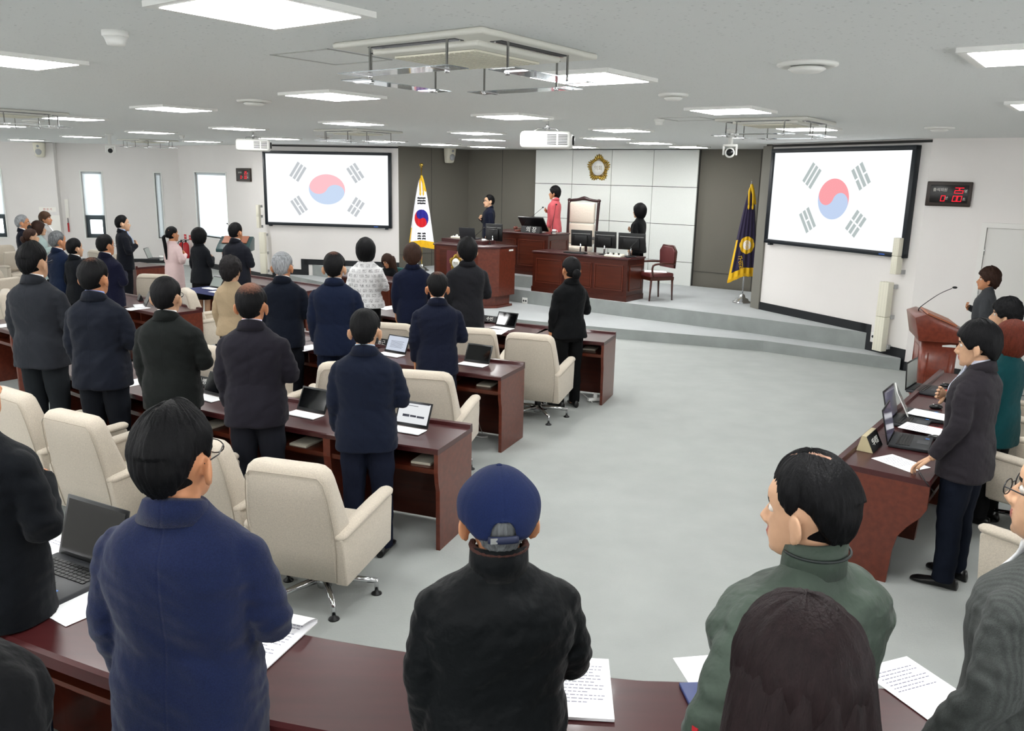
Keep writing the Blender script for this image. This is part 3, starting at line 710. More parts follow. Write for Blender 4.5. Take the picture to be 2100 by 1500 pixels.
def flag_on_screen(P0, P1, tl, br_, label, sx):
    t, T, w, h, R = screen(P0, P1, tl, br_, label)
    for up, nm, col in ((True, 'red_half_disc', srgb('fbc3ca' if sx > 1.1 else 'f9a4aa')), (False, 'blue_half_disc', srgb('c9daf2' if sx > 1.1 else 'c2d3ef'))):
        mb = MB(); mb.prism(taegeuk(R, sx, math.radians(-22), up), 0, .0008, T=T); mb.build(nm, emis(nm+('_l' if sx > 1.1 else '_r'), col, SB), t)
    for x, z, a, pat in ((-1, 1, 56, (1, 1, 1)), (1, 1, -56, (0, 1, 0)), (-1, -1, -56, (1, 0, 1)), (1, -1, 56, (0, 0, 0))):
        mb = MB(); trigram_quad(mb, x*h*.345*sx, z*h*.245, math.radians(a), pat, h*.245, T)
        # squash with the picture: bars are scaled with the stretched image
        mb.build('trigram', emis('projected_grey'+('_l' if sx > 1.1 else '_r'), srgb('b6c0bf') if sx < 1.1 else srgb('c3c7cb'), SB), t)
    mb = MB(); mb.box(w/2-.35, w/2-.25, -.102, -.1, -h/2-.045, -h/2-.03); mb.build('badge', mat('badge_blue', '2a62c8', rough=.4), t)
flag_on_screen(S0, S1, (541, 309), (805, 468.5), 'left projection screen with black frame showing the pale national flag', 1.28)
flag_on_screen(R0, R1, (1592, 306), (1862, 530), 'right projection screen with black frame showing the pale national flag', 1.0)

# ------------------------------------------------------------------ counters on the walls
def board(P0, P1, x0, y0, x1, y1, label, big=True):
    s0, zt = wall_hit(x0, y0, P0, P1); s1, zb = wall_hit(x1, y1, P0, P1); e = (P1-P0).normalized()
    W = abs(s1-s0); H = zt-zb; c = P0+e*(s0+s1)/2; t = empty('digital_counter_board', (c.x, c.y, (zt+zb)/2), frame_at(P0, P1), label, 'display board')
    mb = MB(); mb.box(-W/2, W/2, -.05, 0, -H/2, H/2, bev=.012); mb.build('board_case', mat('board_brown', '2c2019', rough=.4), t)
    mb = MB(); mb.box(-W/2+W*.09, W/2-W*.07, -.054, -.04, -H*.36, H*.36, bev=.004); mb.build('board_face', mat('board_black', '0a0808', rough=.3), t)
    fm = FRONT; T = lambda x, z: Matrix.Translation((x, -.056, z)) @ FRONT
    red = emis('led_red', (1.0, .02, .04), .8); wt = mat('board_lettering', 'd9d6d0', rough=.6)
    text('lettering', '출석의원', H*.15, wt, t, T(-W*.19, H*.16)); text('lettering', '명', H*.14, wt, t, T(W*.37, H*.12)); text('lettering', '분', H*.14, wt, t, T(-W*.03, -H*.17)); text('lettering', '초', H*.14, wt, t, T(W*.35, -H*.20))
    seg = {'2': 'abged', '5': 'afgcd', '0': 'abcdef'}
    def digit(ch, x, z):
        mb = MB(); w = H*.085; h = H*.12; th = H*.028; sh = .12
        S = {'a': (-w, w, h*2-th, h*2), 'd': (-w, w, 0, th), 'g': (-w, w, h-th/2, h+th/2), 'f': (-w, -w+th, h, 2*h), 'b': (w-th, w, h, 2*h), 'e': (-w, -w+th, 0, h), 'c': (w-th, w, 0, h)}
        for k in seg[ch]:
            a = S[k]; mb.prism([(a[0]+a[2]*sh, a[2]), (a[1]+a[2]*sh, a[2]), (a[1]+a[3]*sh, a[3]), (a[0]+a[3]*sh, a[3])], 0, .001, T=T(x, z-h))
        mb.build('led_digit', red, t)
    for ch, x, z in (('2', W*.17, .15), ('5', W*.265, .15), ('0', -W*.12, -.18), ('0', W*.14, -.18), ('0', W*.245, -.18)): digit(ch, x, z*H)
board(R1, CW1, 1904, 372, 1990, 425, 'brown counter board with red digits on the right-hand wall')
board(LC, S0, 487, 345, 517, 373, 'small dark counter board with red digits, left of the left screen')

# ------------------------------------------------------------------ projectors, cameras, loudspeakers
def projector(px, py, z, rz, label, vents=True, sc=1.0):
    p = on(px, py, z); t = empty('projector', (p.x, p.y, z), rz, label, 'projector')
    mb = MB(); mb.box(-.28, .28, -.2, .2, -.09, .09, bev=.045); mb.build('projector_case', M['white'], t)
    mb = MB()
    for k in range(7):
        for g in (0, 1): mb.box(.02+g*.12, .12+g*.12, -.205, -.197, -.05+k*.016, -.042+k*.016)
    mb.build('vent_slots', M['darkgrey'], t)
    mb = MB(); mb.lathe([(.05, 0), (.05, .03), (.035, .032)], 20, T=Matrix.Translation((.27, 0, 0)) @ Matrix.Rotation(PI/2, 4, 'Y')); mb.build('lens', M['black'], t)
    mb = MB(); mb.tube([(0, 0, .09), (0, 0, HT-z)], .018); mb.build('ceiling_pole', M['chrome'], t)
    for a in ((-.15, -.1), (.15, -.1), (0, .12)):
        mb = MB(); mb.tube([(a[0], a[1], .08), (a[0]*.7, a[1]*.7, .12), (0, 0, .13)], .008); mb.build('mount_arm', M['chrome'], t)
    mb = MB(); mb.lathe([(.001, HT-z-.012), (.06, HT-z-.012), (.06, HT-z-.001), (.001, HT-z-.001)], 20); mb.build('mount_plate', M['white'], t)
    t.scale = (sc, sc, 1); return t
projector(1122, 288, 2.96, math.radians(-8), 'white projector hanging from the ceiling left of the gold emblem')
projector(520, 298, 2.96, math.radians(12), 'white projector hanging at the upper left corner of the left screen', sc=.92)
def wall_speaker(px, py, P0, P1, label, r=.15, off=.02):
    s_, z = wall_hit(px, py, P0, P1); e = (P1-P0).normalized(); c = P0+e*s_; n = Vector((e.y, -e.x, 0))*off
    t = empty('wall_loudspeaker', (c.x+n.x, c.y+n.y, z), frame_at(P0, P1), label, 'loudspeaker')
    mb = MB(); mb.loft([(-.19, .07, .05, 0, -.07, 4), (-.17, .10, .08, 0, -.09, 4), (.0, .125, .10, 0, -.11, 4), (.16, .135, .11, 0, -.12, 4), (.18, .12, .10, 0, -.12, 4)]); mb.build('speaker_case', M['cream'], t)
    T = Matrix.Translation((0, -.20, -.05)) @ FRONT
    mb = MB(); mb.lathe([(.001, .016), (.07, .016), (.078, .002)], 24, T=T); mb.build('woofer_grille', mat('grille_grey', 'aeb0b2', rough=.6), t)
    mb = MB(); mb.lathe([(.001, .012), (.03, .012), (.036, -.004)], 18, T=Matrix.Translation((0, -.215, .09)) @ FRONT); mb.build('tweeter', mat('grille_grey2', '9c9ea0', rough=.6), t)
    mb = MB(); mb.box(-.02, .02, -.06, off, -.02, .02); mb.build('bracket', M['white'], t)
wall_speaker(915, 318, S1, SL, 'white wall loudspeaker high in the grey alcove'); wall_speaker(91, 308, LW2, LC, 'cream wall loudspeaker high on the column between the left windows', off=.24)
def ptz(px, py, z, label):
    p = on(px, py, z); t = empty('dome_camera', (p.x, p.y, z), math.atan2(p.y, p.x)-PI/2, label, 'camera')
    mb = MB(); mb.lathe([(.001, HT-z-.001), (.07, HT-z-.001), (.07, HT-z-.03), (.03, HT-z-.035), (.03, .06)], 20); mb.box(-.085, .085, -.04, .04, .04, .07, bev=.01); mb.build('camera_mount', M['white'], t)
    for s_ in (-1, 1): mb = MB(); mb.box(s_*.075-.012, s_*.075+.012, -.03, .03, -.06, .06, bev=.005); mb.build('yoke_arm', M['white'], t)
    mb = MB(); mb.ell((0, 0, -.03), (.062, .075, .062), seg=20); mb.build('camera_head', M['white'], t)
    mb = MB(); mb.lathe([(.04, .055), (.042, .082), (.001, .082)], 20, T=Matrix.Translation((0, 0, -.03)) @ FRONT); mb.build('lens', M['black'], t)
ptz(1497, 308, 2.93, 'white pan-tilt camera hanging above the purple flag'); ptz(226, 306, 2.9, 'white pan-tilt camera under the ceiling near the left windows')
def line_speaker(px, pyt, pyb, P0, P1, label, w=.12, turn=0, seam=True):
    s_, zt = wall_hit(px, pyt, P0, P1); _, zb = wall_hit(px, pyb, P0, P1); e = (P1-P0).normalized(); n = Vector((e.y, -e.x, 0)); c = P0+e*s_+n*.09
    t = empty('column_loudspeaker', (c.x, c.y, zb), frame_at(P0, P1)+turn, label, 'loudspeaker', None); H = zt-zb
    mb = MB(); mb.prism([(-w/2, -.09), (w/2, -.09), (w/2, .02), (-w/2, .02)], 0, H/2-.002, bev=.006); mb.prism([(-w/2, -.09), (w/2, -.09), (w/2, .02), (-w/2, .02)], H/2+.002, H, bev=.006); mb.build('speaker_case', M['cream'], t)
    mb = MB()
    for k in range(int(H/.022)):
        for j in range(3): mb.lathe([(.003, .0), (.003, .001), (.0001, .001)], 6, T=Matrix.Translation((-w*.3+j*w*.3, -.0905, .03+k*.022)) @ FRONT)
    mb.build('grille_holes', mat('grille_hole', '8a8a80', rough=.8), t)
    for z in (.06*H, .5*H, .94*H): mb = MB(); mb.box(w/2-.01, w/2+.015, .02, .085, z-.03, z+.03); mb.build('bracket', mat('bracket_grey', 'a8a8a8', rough=.4), t)
    return t
line_speaker(1832, 578, 722, R0, R1, 'tall cream column loudspeaker standing lowest on the wall under the right screen', .16)
line_speaker(1858, 488, 563, R0, R1, 'short cream column loudspeaker beside the lower right corner of the right screen', .10)
line_speaker(543, 476, 560, S0, S1, 'tall cream column loudspeaker under the left screen corner', .14); line_speaker(534, 420, 467, S0-(S1-S0)*.02, S1, 'slim cream loudspeaker at the lower left edge of the left screen', .07)

# ------------------------------------------------------------------ standing flags
def flag(loc, rz, label, top, zt, zb, wt, wb, fn, mats_, folds=5, skew=0, ball=True, fringe_m=None):
    t = empty('flag_on_stand', loc, rz, label, 'flag')
    mb = MB(); mb.lathe([(.001, 0), (.17, 0), (.165, .02), (.12, .04), (.11, .07), (.06, .09), (.045, .14), (.02, .16)], 32); mb.build('flag_base', M['chrome'], t)
    mb = MB(); mb.tube([(0, 0, .12), (0, 0, top)], .013, seg=12); mb.build('flagpole', M['gold'] if ball else M['chrome'], t)
    mb = MB()
    if ball: mb.ell((0, 0, top+.045), (.045, .045, .045), seg=20); mb.lathe([(.03, top-.02), (.02, top), (.03, top+.01)], 14)
    else: mb.lathe([(.018, top-.03), (.022, top), (.008, top+.05), (.003, top+.15), (.0005, top+.19)], 14)
    mb.build('finial', M['gold'] if ball else M['chrome'], t)
    nx, nz = 110, 170; vs = []; fs = []; ms = []
    def pt(i, k, side):
        u_ = i/nx*2-1; v_ = k/nz; hw = wt+(wb-wt)*(v_**.8); z = zt-(zt-zb)*v_; z -= (.14*max(0, u_*skew)+(.05*abs(u_) if not skew else 0))*v_*(1)
        x = u_*hw+skew*.03*v_; y = -.03-.045*(1-u_*u_)*(.4+v_)-.018*v_*math.cos(folds*u_*PI)
        return (x, y+side*.006, z)
    for side in (0, 1):
        for k in range(nz+1):
            for i in range(nx+1): vs.append(pt(i, k, side))
    o = (nx+1)*(nz+1)
    for side in (0, 1):
        for k in range(nz):
            for i in range(nx):
                a = side*o+k*(nx+1)+i; fs.append((a, a+1, a+nx+2, a+nx+1)); p = vs[a]; q = vs[a+nx+2]
                ms.append(fn((p[0]+q[0])/2, (p[2]+q[2])/2, (i+.5)/nx, (k+.5)/nz))
    for k in range(nz):
        for i in (0, nx): a = k*(nx+1)+i; fs.append((a, a+nx+1, o+a+nx+1, o+a)); ms.append(fn(0, 0, .002, .5))
    mb = MB(); mb.v = vs; mb.f = [list(f) for f in fs]; mb.m = ms; mb.sm = [True]*len(fs); mb.build('flag_cloth', mats_, t)
    # hanging fringe of threads along the hem
    mb = MB()
    for i in range(nx+1):
        p = vs[nz*(nx+1)+i]; L = .05+.006*random.random()
        mb.box(p[0]-.0045, p[0]+.0045, p[1]-.003, p[1]+.006, p[2]-L, p[2]+.003)
    mb.build('fringe', fringe_m or M['brightgold'], t)
    mb = MB()
    for s_ in (-1, 1): mb.tube([(0, -.02, zt+.06), (s_*.03, -.05, zt-.02), (s_*.035+.01, -.07, zt-.25)], [.012, .02, .014], seg=8, sub=4); mb.ell((s_*.035+.01, -.07, zt-.29), (.018, .018, .05), seg=10)
    mb.tube([(0, -.02, zt+.1), (.02, -.03, zt), (.09, -.03, zt-.25)], [.02, .035, .02], seg=8, sub=4)
    mb.build('tassel_cord', M['brightgold'], t)
    return t
def kfn(x, z, u_, v_):
    if v_ > .93 or (u_ < .05 and v_ > .72): return 3
    cz = 1.60; dx = x/.78-.0; dz = z-cz
    r = math.hypot(dx, dz)
    if r < .20:
        a = math.radians(-62); X = dx*math.cos(-a)-dz*math.sin(-a); Y = dx*math.sin(-a)+dz*math.cos(-a)
        up = Y > 0
        if math.hypot(X+.10, Y) < .10: up = True
        if math.hypot(X-.10, Y) < .10: up = False
        return 1 if not up else 2
    for cz2, whole in ((2.0, True), (1.22, False)):
        if abs(x) < .092 and abs(z-cz2) < .085:
            q = (z-cz2+.085)/.17*3; 
            if (q % 1) < .62 and (whole or abs(x) > .012): return 4
    return 0
fp = ab(-13.02, 14.0)
flag((fp.x, fp.y, Z2), math.radians(6), 'white national flag with red and blue disc on a gold pole, left of the dais', 2.62-Z2+.1, 2.44-Z2, 1.02-Z2, .05, .29,
     lambda x, z, u_, v_: kfn(x, z+Z2, u_, v_), [mat('flag_white', 'eeeef2', rough=.8), mat('flag_red', 'c8141e', rough=.8), mat('flag_blue', '1c1c86', rough=.8), M['brightgold'], mat('flag_black', '101014', rough=.8)])
def pfn(x, z, u_, v_):
    if v_ > .93 or (u_ < .07 and v_ > .55) or (u_ > .93 and v_ > .93): return 1
    dx = (x-.0)/.82; dz = z-1.46; r = math.hypot(dx, dz); th = math.atan2(dz, dx)
    if r < .085: return 2
    if r < .145+.012*abs(math.cos(4*th)): return 1
    return 0
fp = on(1521, 621, Z2)
t = flag((fp.x, fp.y, Z2), math.radians(-8), 'dark purple council flag with gold emblem and fringe, right of the dais', 2.42-Z2, 2.42-Z2, .96-Z2, .035, .25,
         lambda x, z, u_, v_: pfn(x, z+Z2, u_, v_), [mat('flag_purple', '1c0f38', rough=.75, sheen=.3), M['brightgold'], mat('flag_disc_white', 'e8e4e4', rough=.8)], skew=-1, ball=False)
T = Matrix.Translation((0, -.104, 1.46-Z2)) @ Matrix.Rotation(math.radians(-12), 4, 'Y') @ FRONT
text('lettering', '의', .085, M['brightgold'], t, Matrix.Translation((-.0, 0, .035)) @ T, .002); text('lettering', '회', .085, M['brightgold'], t, Matrix.Translation((.0, 0, -.045)) @ T, .002)
for k, c in enumerate('구의회'): text('lettering', c, .10, M['brightgold'], t, Matrix.Translation((-.10+k*.015, -.118-.0*k, 1.22-Z2-k*.085)) @ Matrix.Rotation(math.radians(-14), 4, 'Y') @ FRONT, .002)
# ------------------------------------------------------------------ people
SKIN = mat('skin', 'c39a7c', rough=.55, spec=.35, var=(30, .05, 2)); SKIN2 = mat('skin_warm', 'bb8360', rough=.55, spec=.35, var=(30, .05, 2))
LIP = mat('lips', '9c5a50', rough=.45)
def hairm(name, col, rough=.56, var=.25):
    return mat('hair_'+name, col, rough=rough, spec=.14, bump=[(160, .003)], var=(70, var, 3), stretch=(1.2, 1.2, .25))
HB = hairm('black', '0a0a0c'); HBR = hairm('brown', '33221b'); HRED = hairm('red', '57261a'); HG = hairm('grey', '85878a', var=.4); HDG = hairm('dark_grey', '5c5e60', var=.5); HLB = hairm('long_brown', '1d1415')
def bald_mat(name, amount=.06, cy=-.03):
    mt = hairm(name, '0a0a0c'); nt = mt.node_tree; N = nt.nodes; L = nt.links; b = N['Principled BSDF']
    src = b.inputs['Base Color'].links[0].from_socket
    tc = N.new('ShaderNodeTexCoord'); vm = N.new('ShaderNodeVectorMath'); vm.operation = 'DISTANCE'; vm.inputs[1].default_value = (0, cy, 1.70)
    L.new(tc.outputs['Object'], vm.inputs[0]); nz = N.new('ShaderNodeTexNoise'); nz.inputs['Scale'].default_value = 90; L.new(tc.outputs['Object'], nz.inputs['Vector'])
    ad = N.new('ShaderNodeMath'); ad.operation = 'MULTIPLY_ADD'; ad.inputs[1].default_value = .05; L.new(nz.outputs['Fac'], ad.inputs[0]); L.new(vm.outputs['Value'], ad.inputs[2])
    mr = N.new('ShaderNodeMapRange'); mr.inputs[1].default_value = amount*.5+.02; mr.inputs[2].default_value = amount+.035; L.new(ad.outputs[0], mr.inputs[0])
    mx = N.new('ShaderNodeMix'); mx.data_type = 'RGBA'; mx.inputs['A'].default_value = (*srgb('7c5544'), 1); L.new(src, mx.inputs['B']); L.new(mr.outputs[0], mx.inputs['Factor'])
    L.new(mx.outputs['Result'], b.inputs['Base Color']); return mt
HBALD = bald_mat('thinning', .075); HBALD2 = bald_mat('thinning_slight', .04)
def cloth(name, col, rough=.85, fine=True, var=.08, fold=.012, sheen=.05, seam=True):
    col = tuple(c*.52 for c in srgb(col)) if max(srgb(col)) < .15 else col
    return mat('cloth_'+name, col, rough=rough, spec=.12, sheen=sheen, bump=[(7, fold), (16, fold*.4)]+([(420, .0012)] if fine else []), var=(260, var, 2) if fine else (3, var, 3), seam=seam)

HEAD_PROF = [(0, .016, .070, .030), (.05, .034, .084, .008), (.14, .046, .090, -.010), (.24, .054, .088, -.030), (.36, .062, .086, -.062), (.50, .069, .082, -.090), (.60, .0725, .089, -.101), (.72, .074, .087, -.104), (.82, .069, .075, -.098), (.90, .056, .056, -.080), (.96, .036, .032, -.052), (1.0, .010, .002, -.022)]
ZC, ZH = 1.487, .222           # chin height, head height
def head_parts(mb, T, fem=False):
    seg = 36; R = []
    for k in range(33):
        t = k/32; w, yf, yb = interp(t, HEAD_PROF); 
        if fem: w *= .95; yf *= .97
        cy = (yf*.45+yb*.55); ring = []
        for i in range(seg):
            a = 2*PI*i/seg; c, s_ = math.cos(a), math.sin(a); y = cy+(yf-cy)*max(s_, 0)**.9 if s_ > 0 else cy+(cy-yb)*-((-s_)**.95)
            ring.append((w*math.copysign(abs(c)**.9, c), y, ZC+t*ZH))
        R.append(ring)
    mb.rings(R, 0, T)
    # nose, lips, ears
    mb.tube([(0, .083, ZC+.118), (0, .096, ZC+.098), (0, .106, ZC+.083), (0, .098, ZC+.074)], [.008, .010, .0125, .010], seg=12, T=T, round_=True)
    for s_ in (-1, 1): mb.ell((s_*.012, .093, ZC+.077), (.008, .011, .008), T=T, seg=10)
    mb.ell((0, .089, ZC+.055), (.022, .010, .006), T=T, seg=12); mb.ell((0, .088, ZC+.044), (.019, .010, .007), T=T, seg=12); mb.ell((0, .080, ZC+.016), (.018, .014, .014), T=T, seg=12)
    for s_ in (-1, 1):
        rot = Matrix.Rotation(math.radians(s_*30), 3, 'Z') @ Matrix.Rotation(math.radians(-8), 3, 'X')
        mb.ell((s_*.081, -.010, ZC+.094), (.0095, .020, .034), T=T, seg=16, rot=rot); mb.ell((s_*.089, -.019, ZC+.099), (.006, .014, .028), T=T, seg=14, rot=rot)
        mb.ell((s_*.078, -.004, ZC+.068), (.008, .010, .012), T=T, seg=12)
def hand(mb, wr, d, n, sc=1.0, curl=.25, side=1):
    """wr wrist, d finger direction, n palm normal; thumb toward side*(d x n)"""
    d = Vector(d).normalized(); n = (Vector(n)-d*Vector(n).dot(d)).normalized(); x = d.cross(n)*side
    wr = Vector(wr)
    P = lambda a, b, c: wr+(x*a+d*b+n*c)*sc
    R = []
    for t, w, th in ((0, .024, .018), (.02, .027, .018), (.05, .037, .016), (.08, .041, .014), (.095, .040, .012)):
        R.append([P(w*math.cos(2*PI*k/14), t, th*.8*math.sin(2*PI*k/14)) for k in range(14)])
    mb.rings(R)
    for f, (x0, L, b0) in enumerate(((.030, .072, .090), (.010, .080, .094), (-.011, .075, .092), (-.030, .060, .086))):
        c = curl*(1+.12*f); q = [P(x0, b0-.012, 0)]; ang = 0; cur = (x0*1.0, b0-.012, 0); sp_ = x0*.18
        for seg_, l in enumerate((.42*L+.012, .32*L, .26*L)):
            ang += c*(.5 if seg_ == 0 else 1.2); cur = (cur[0]+sp_*l*4, cur[1]+l*math.cos(ang), cur[2]+l*math.sin(ang)); q.append(P(*cur))
        mb.tube(q, [.0088*sc, .0085*sc, .0078*sc, .0066*sc], seg=10, sub=3, round_=True)
    mb.tube([P(.022, .022, .004), P(.043, .045, .010), P(.056, .070, .016), P(.060, .092, .022)], [.013*sc, .0115*sc, .010*sc, .0085*sc], seg=10, sub=3, round_=True)
POSES = {  # side: (shoulder drop offset, elbow, wrist, finger dir, palm normal)
 'heart': (Vector((.232, .025, 1.105)), Vector((.075, .195, 1.215)), (-.93, .10, .28), (-.15, -1, 0)),
 'down': (Vector((.208, -.02, 1.11)), Vector((.205, .045, .875)), (0, .12, -1), (-1, 0, 0)),
 'desk': (Vector((.215, -.01, 1.11)), Vector((.225, .115, .875)), (0, .75, -.6), (0, -.6, -.8)),
 'wide': (Vector((.318, -.04, 1.12)), Vector((.305, .06, .89)), (0, .12, -1), (-1, 0, 0)),
 'write': (Vector((.25, .10, 1.15)), Vector((.14, .34, 1.10)), (-.4, .9, -.1), (0, 0, -1)),
}
def head_T(yaw, pitch, roll=0):
    c = Vector((0, -.01, 1.50)); return Matrix.Translation(c+Vector((0, 0, -.034))) @ Matrix.Diagonal((1.21, 1.13, 1.17, 1)) @ Matrix.Rotation(math.radians(yaw), 4, 'Z') @ Matrix.Rotation(math.radians(-pitch), 4, 'X') @ Matrix.Rotation(math.radians(roll), 4, 'Y') @ Matrix.Translation(-c)
def mirror(v): return Vector((-v[0], v[1], v[2]))
def make_body(fem, poseR, poseL, T, vox, seated=False, hands=True, shw=1.0):
    mb = MB(); head_parts(mb, T, fem)
    nr = .053 if fem else .062
    mb.tube([(0, -.022, 1.37), (0, -.018, 1.45), T @ Vector((0, -.012, 1.50)), T @ Vector((0, -.012, 1.555))], [nr*1.25, nr*1.02, nr, nr*.95], seg=22, sub=3)
    S = (.125 if fem else .14)*shw
    if not seated:
        mb.loft([(.84, .13, .09), (.92, .15, .10), (1.03, .125, .09), (1.2, .145, .10), (1.30, .145, .09), (1.37, .11, .065), (1.43, .06, .05)], seg=24)
        for s_ in (-1, 1): mb.tube([(s_*.085, 0, .88), (s_*.09, .01, .48), (s_*.095, -.01, .09), (s_*.10, .05, .045)], [.085, .055, .038, .032], seg=14, sub=3)
    else:
        mb.loft([(.84, .15, .10), (.92, .16, .11), (1.03, .13, .10), (1.2, .145, .10), (1.30, .145, .09), (1.37, .11, .065), (1.43, .06, .05)], seg=24)
        for s_ in (-1, 1): mb.tube([(s_*.085, 0, .90), (s_*.10, .42, .93), (s_*.10, .44, .50)], [.085, .06, .045], seg=14, sub=3)
    hb = MB()
    for s_, pose in ((1, poseR), (-1, poseL)):
        el, wr, fd, pn = POSES[pose]
        f = (lambda v: Vector(v)) if s_ > 0 else mirror
        el = Vector((el.x*shw, el.y, el.z)); e = f(el); w_ = f(wr)
        mb.tube([(s_*S, 0, 1.325), e, w_], [.040, .034, .025], seg=14, sub=4, round_=True)
        if hands: hand(hb, w_-(w_-e).normalized()*.005, f(fd), f(pn), .95 if fem else 1.03, .22 if pose == 'heart' else .3, side=(-1 if s_ > 0 else 1)*(1 if pose != 'down' else -1))
    me = remesh(mb, vox, 4)
    # eye hollows
    Ti = T.inverted()
    for v in me.vertices:
        if v.co.z > 1.45:
            q = Ti @ v.co; p = (ZC+.118)
            for s_ in (-1, 1):
                d2 = (q.x-s_*.031)**2/.016**2+(q.z-p)**2/.011**2
                if q.y > .02 and d2 < 4: q = q+Vector((0, -.010*math.exp(-d2), 0))
            v.co = T @ q
    mats = [0]*len(me.polygons)
    for i, pg in enumerate(me.polygons):
        q = Ti @ pg.center
        if q.y > .06 and abs(q.x) < .024 and ZC+.037 < q.z < ZC+.062 and q.y > .088: mats[i] = 1
        if q.y > .04 and .012 < abs(q.x) < .046 and abs(q.z-(ZC+.138+.0*q.x)) < .005: mats[i] = 2
    me.polygons.foreach_set('material_index', mats)
    if hands:
        hm = hb.mesh('h'); bm = bmesh.new(); bm.from_mesh(me); bm.from_mesh(hm); bm.to_mesh(me); bm.free()
        me.polygons.foreach_set('use_smooth', [True]*len(me.polygons))
    return me
def make_jacket(kind, fem, poseR, poseL, vox, hem, bulk=1.0, seed=0, amp=.006, shw=1.0, seated=False, stand=False):
    mb = MB(); b = bulk; S = (.142 if fem else .160)*shw
    k = .90 if fem else 1.0
    hipw = (.205 if fem else .198)*b
    L = [(hem, hipw, .150*b, 0, -.01, 2.6), (hem+.02, hipw*1.0, .150*b, 0, -.01, 2.6), ((hem+.98)/2, .198*b, .146*b, 0, -.008, 2.6), (.98, .190*b*k+.01*fem, .138*b, 0, -.004, 2.6), (1.07, (.160 if fem else .178)*b, .125*b, 0, 0, 2.6), (1.17, .185*b*k, .130*b, 0, 0, 2.6), (1.27, .200*b*k*shw, .132*b, 0, -.002, 2.7), (1.33, .198*k*shw*(b*.5+.5), .124*b, 0, -.006, 2.7), (1.365, .188*k*shw, .108*b, 0, -.012, 2.5), (1.392, .165*k*shw, .092, 0, -.018, 2.4), (1.412, .138*k, .080, 0, -.020, 2.2), (1.432, .112*k, .074, 0, -.020, 2.0), (1.45, .090, .070, 0, -.020, 2), (1.465, .074, .064, 0, -.018, 2)]
    L = [q for i, q in enumerate(L) if i < 2 or q[0] > hem+.03]
    mb.loft(L, seg=36)
    for s_, pose in ((1, poseR), (-1, poseL)):
        el, wr, fd, pn = POSES[pose]; f = (lambda v: Vector(v)) if s_ > 0 else mirror
        el = Vector((el.x*shw, el.y, el.z)); e = f(el); w_ = f(wr); w_ = w_-(w_-e).normalized()*.012; m1 = Vector((s_*S, -.004, 1.34)).lerp(e, .45)+Vector((s_*.008, 0, 0))
        bb = .5+.5*b; kk = .88 if fem else 1
        mb.tube([(s_*S*.85, -.008, 1.335), (s_*(S+.014), -.008, 1.318), m1, e, e.lerp(w_, .5), w_], [.050*bb*kk, .062*bb*kk, .062*bb*kk, .060*bb*kk, .050*bb*kk, .042*bb*kk], seg=18, sub=4)
    me = remesh(mb, vox, 5, .6)
    me.calc_loop_triangles()
    nrm = [v.normal.copy() for v in me.vertices]
    for v, n in zip(me.vertices, nrm):
        p = v.co; q = Vector((p.x*7, p.y*7, p.z*11+p.x*6*(1 if seed % 2 else -1)))+Vector((seed*3.1, 0, 0))
        h = noise.noise(q)*amp+noise.noise(q*2.3)*amp*.45
        if abs(p.x) > .19: h += math.sin(p.z*95+noise.noise(p*9)*4)*amp*.22
        e_ = POSES[poseR][0]; d_ = (p-Vector((.16, .04, 1.12))).length
        if d_ < .16: h += (1-d_/.16)*amp*.8*math.sin((p.z*1.2-p.x)*70+seed)
        v.co = p+n*h
    return me
def shell_arc(mb, a0, a1, prof, n=28, T=None, closed=True):
    """prof: list of (radial function of angle -> (rx, ry, z)) rings swept round the neck"""
    R = []
    for i in range(n+1):
        a = math.radians(a0+(a1-a0)*i/n); R.append([pf(a) for pf in prof])
    mb.rings(R, 0, T, cap=True, closed=True)
def jacket_collar(me, kind):
    mb = MB()
    def pt(rx, ry, z0, dz): return lambda a: (rx*math.cos(a), -.018+ry*math.sin(a), z0+dz*max(0, -math.sin(a))-.035*max(0, math.sin(a)))
    if kind == 'stand':
        shell_arc(mb, -235, 55, [pt(.088, .082, 1.43, .0), pt(.084, .078, 1.515, .012), pt(.074, .068, 1.515, .012), pt(.072, .066, 1.43, 0)])
    elif kind == 'fold':
        shell_arc(mb, -215, 35, [pt(.105, .092, 1.425, .008), pt(.082, .075, 1.475, .022), pt(.070, .064, 1.482, .024), pt(.068, .062, 1.43, 0)])
    elif kind == 'round':
        shell_arc(mb, -250, 70, [pt(.082, .076, 1.435, .012), pt(.072, .066, 1.455, .014), pt(.066, .060, 1.455, .014), pt(.066, .060, 1.43, 0)])
    elif kind == 'turtle':
        shell_arc(mb, -269, 89, [pt(.068, .064, 1.43, .01), pt(.064, .060, 1.50, .01), pt(.056, .052, 1.50, .01), pt(.056, .052, 1.43, 0)])
    cm = mb.mesh('c'); bm = bmesh.new(); bm.from_mesh(me); bm.from_mesh(cm); bm.to_mesh(me); bm.free(); me.polygons.foreach_set('use_smooth', [True]*len(me.polygons))
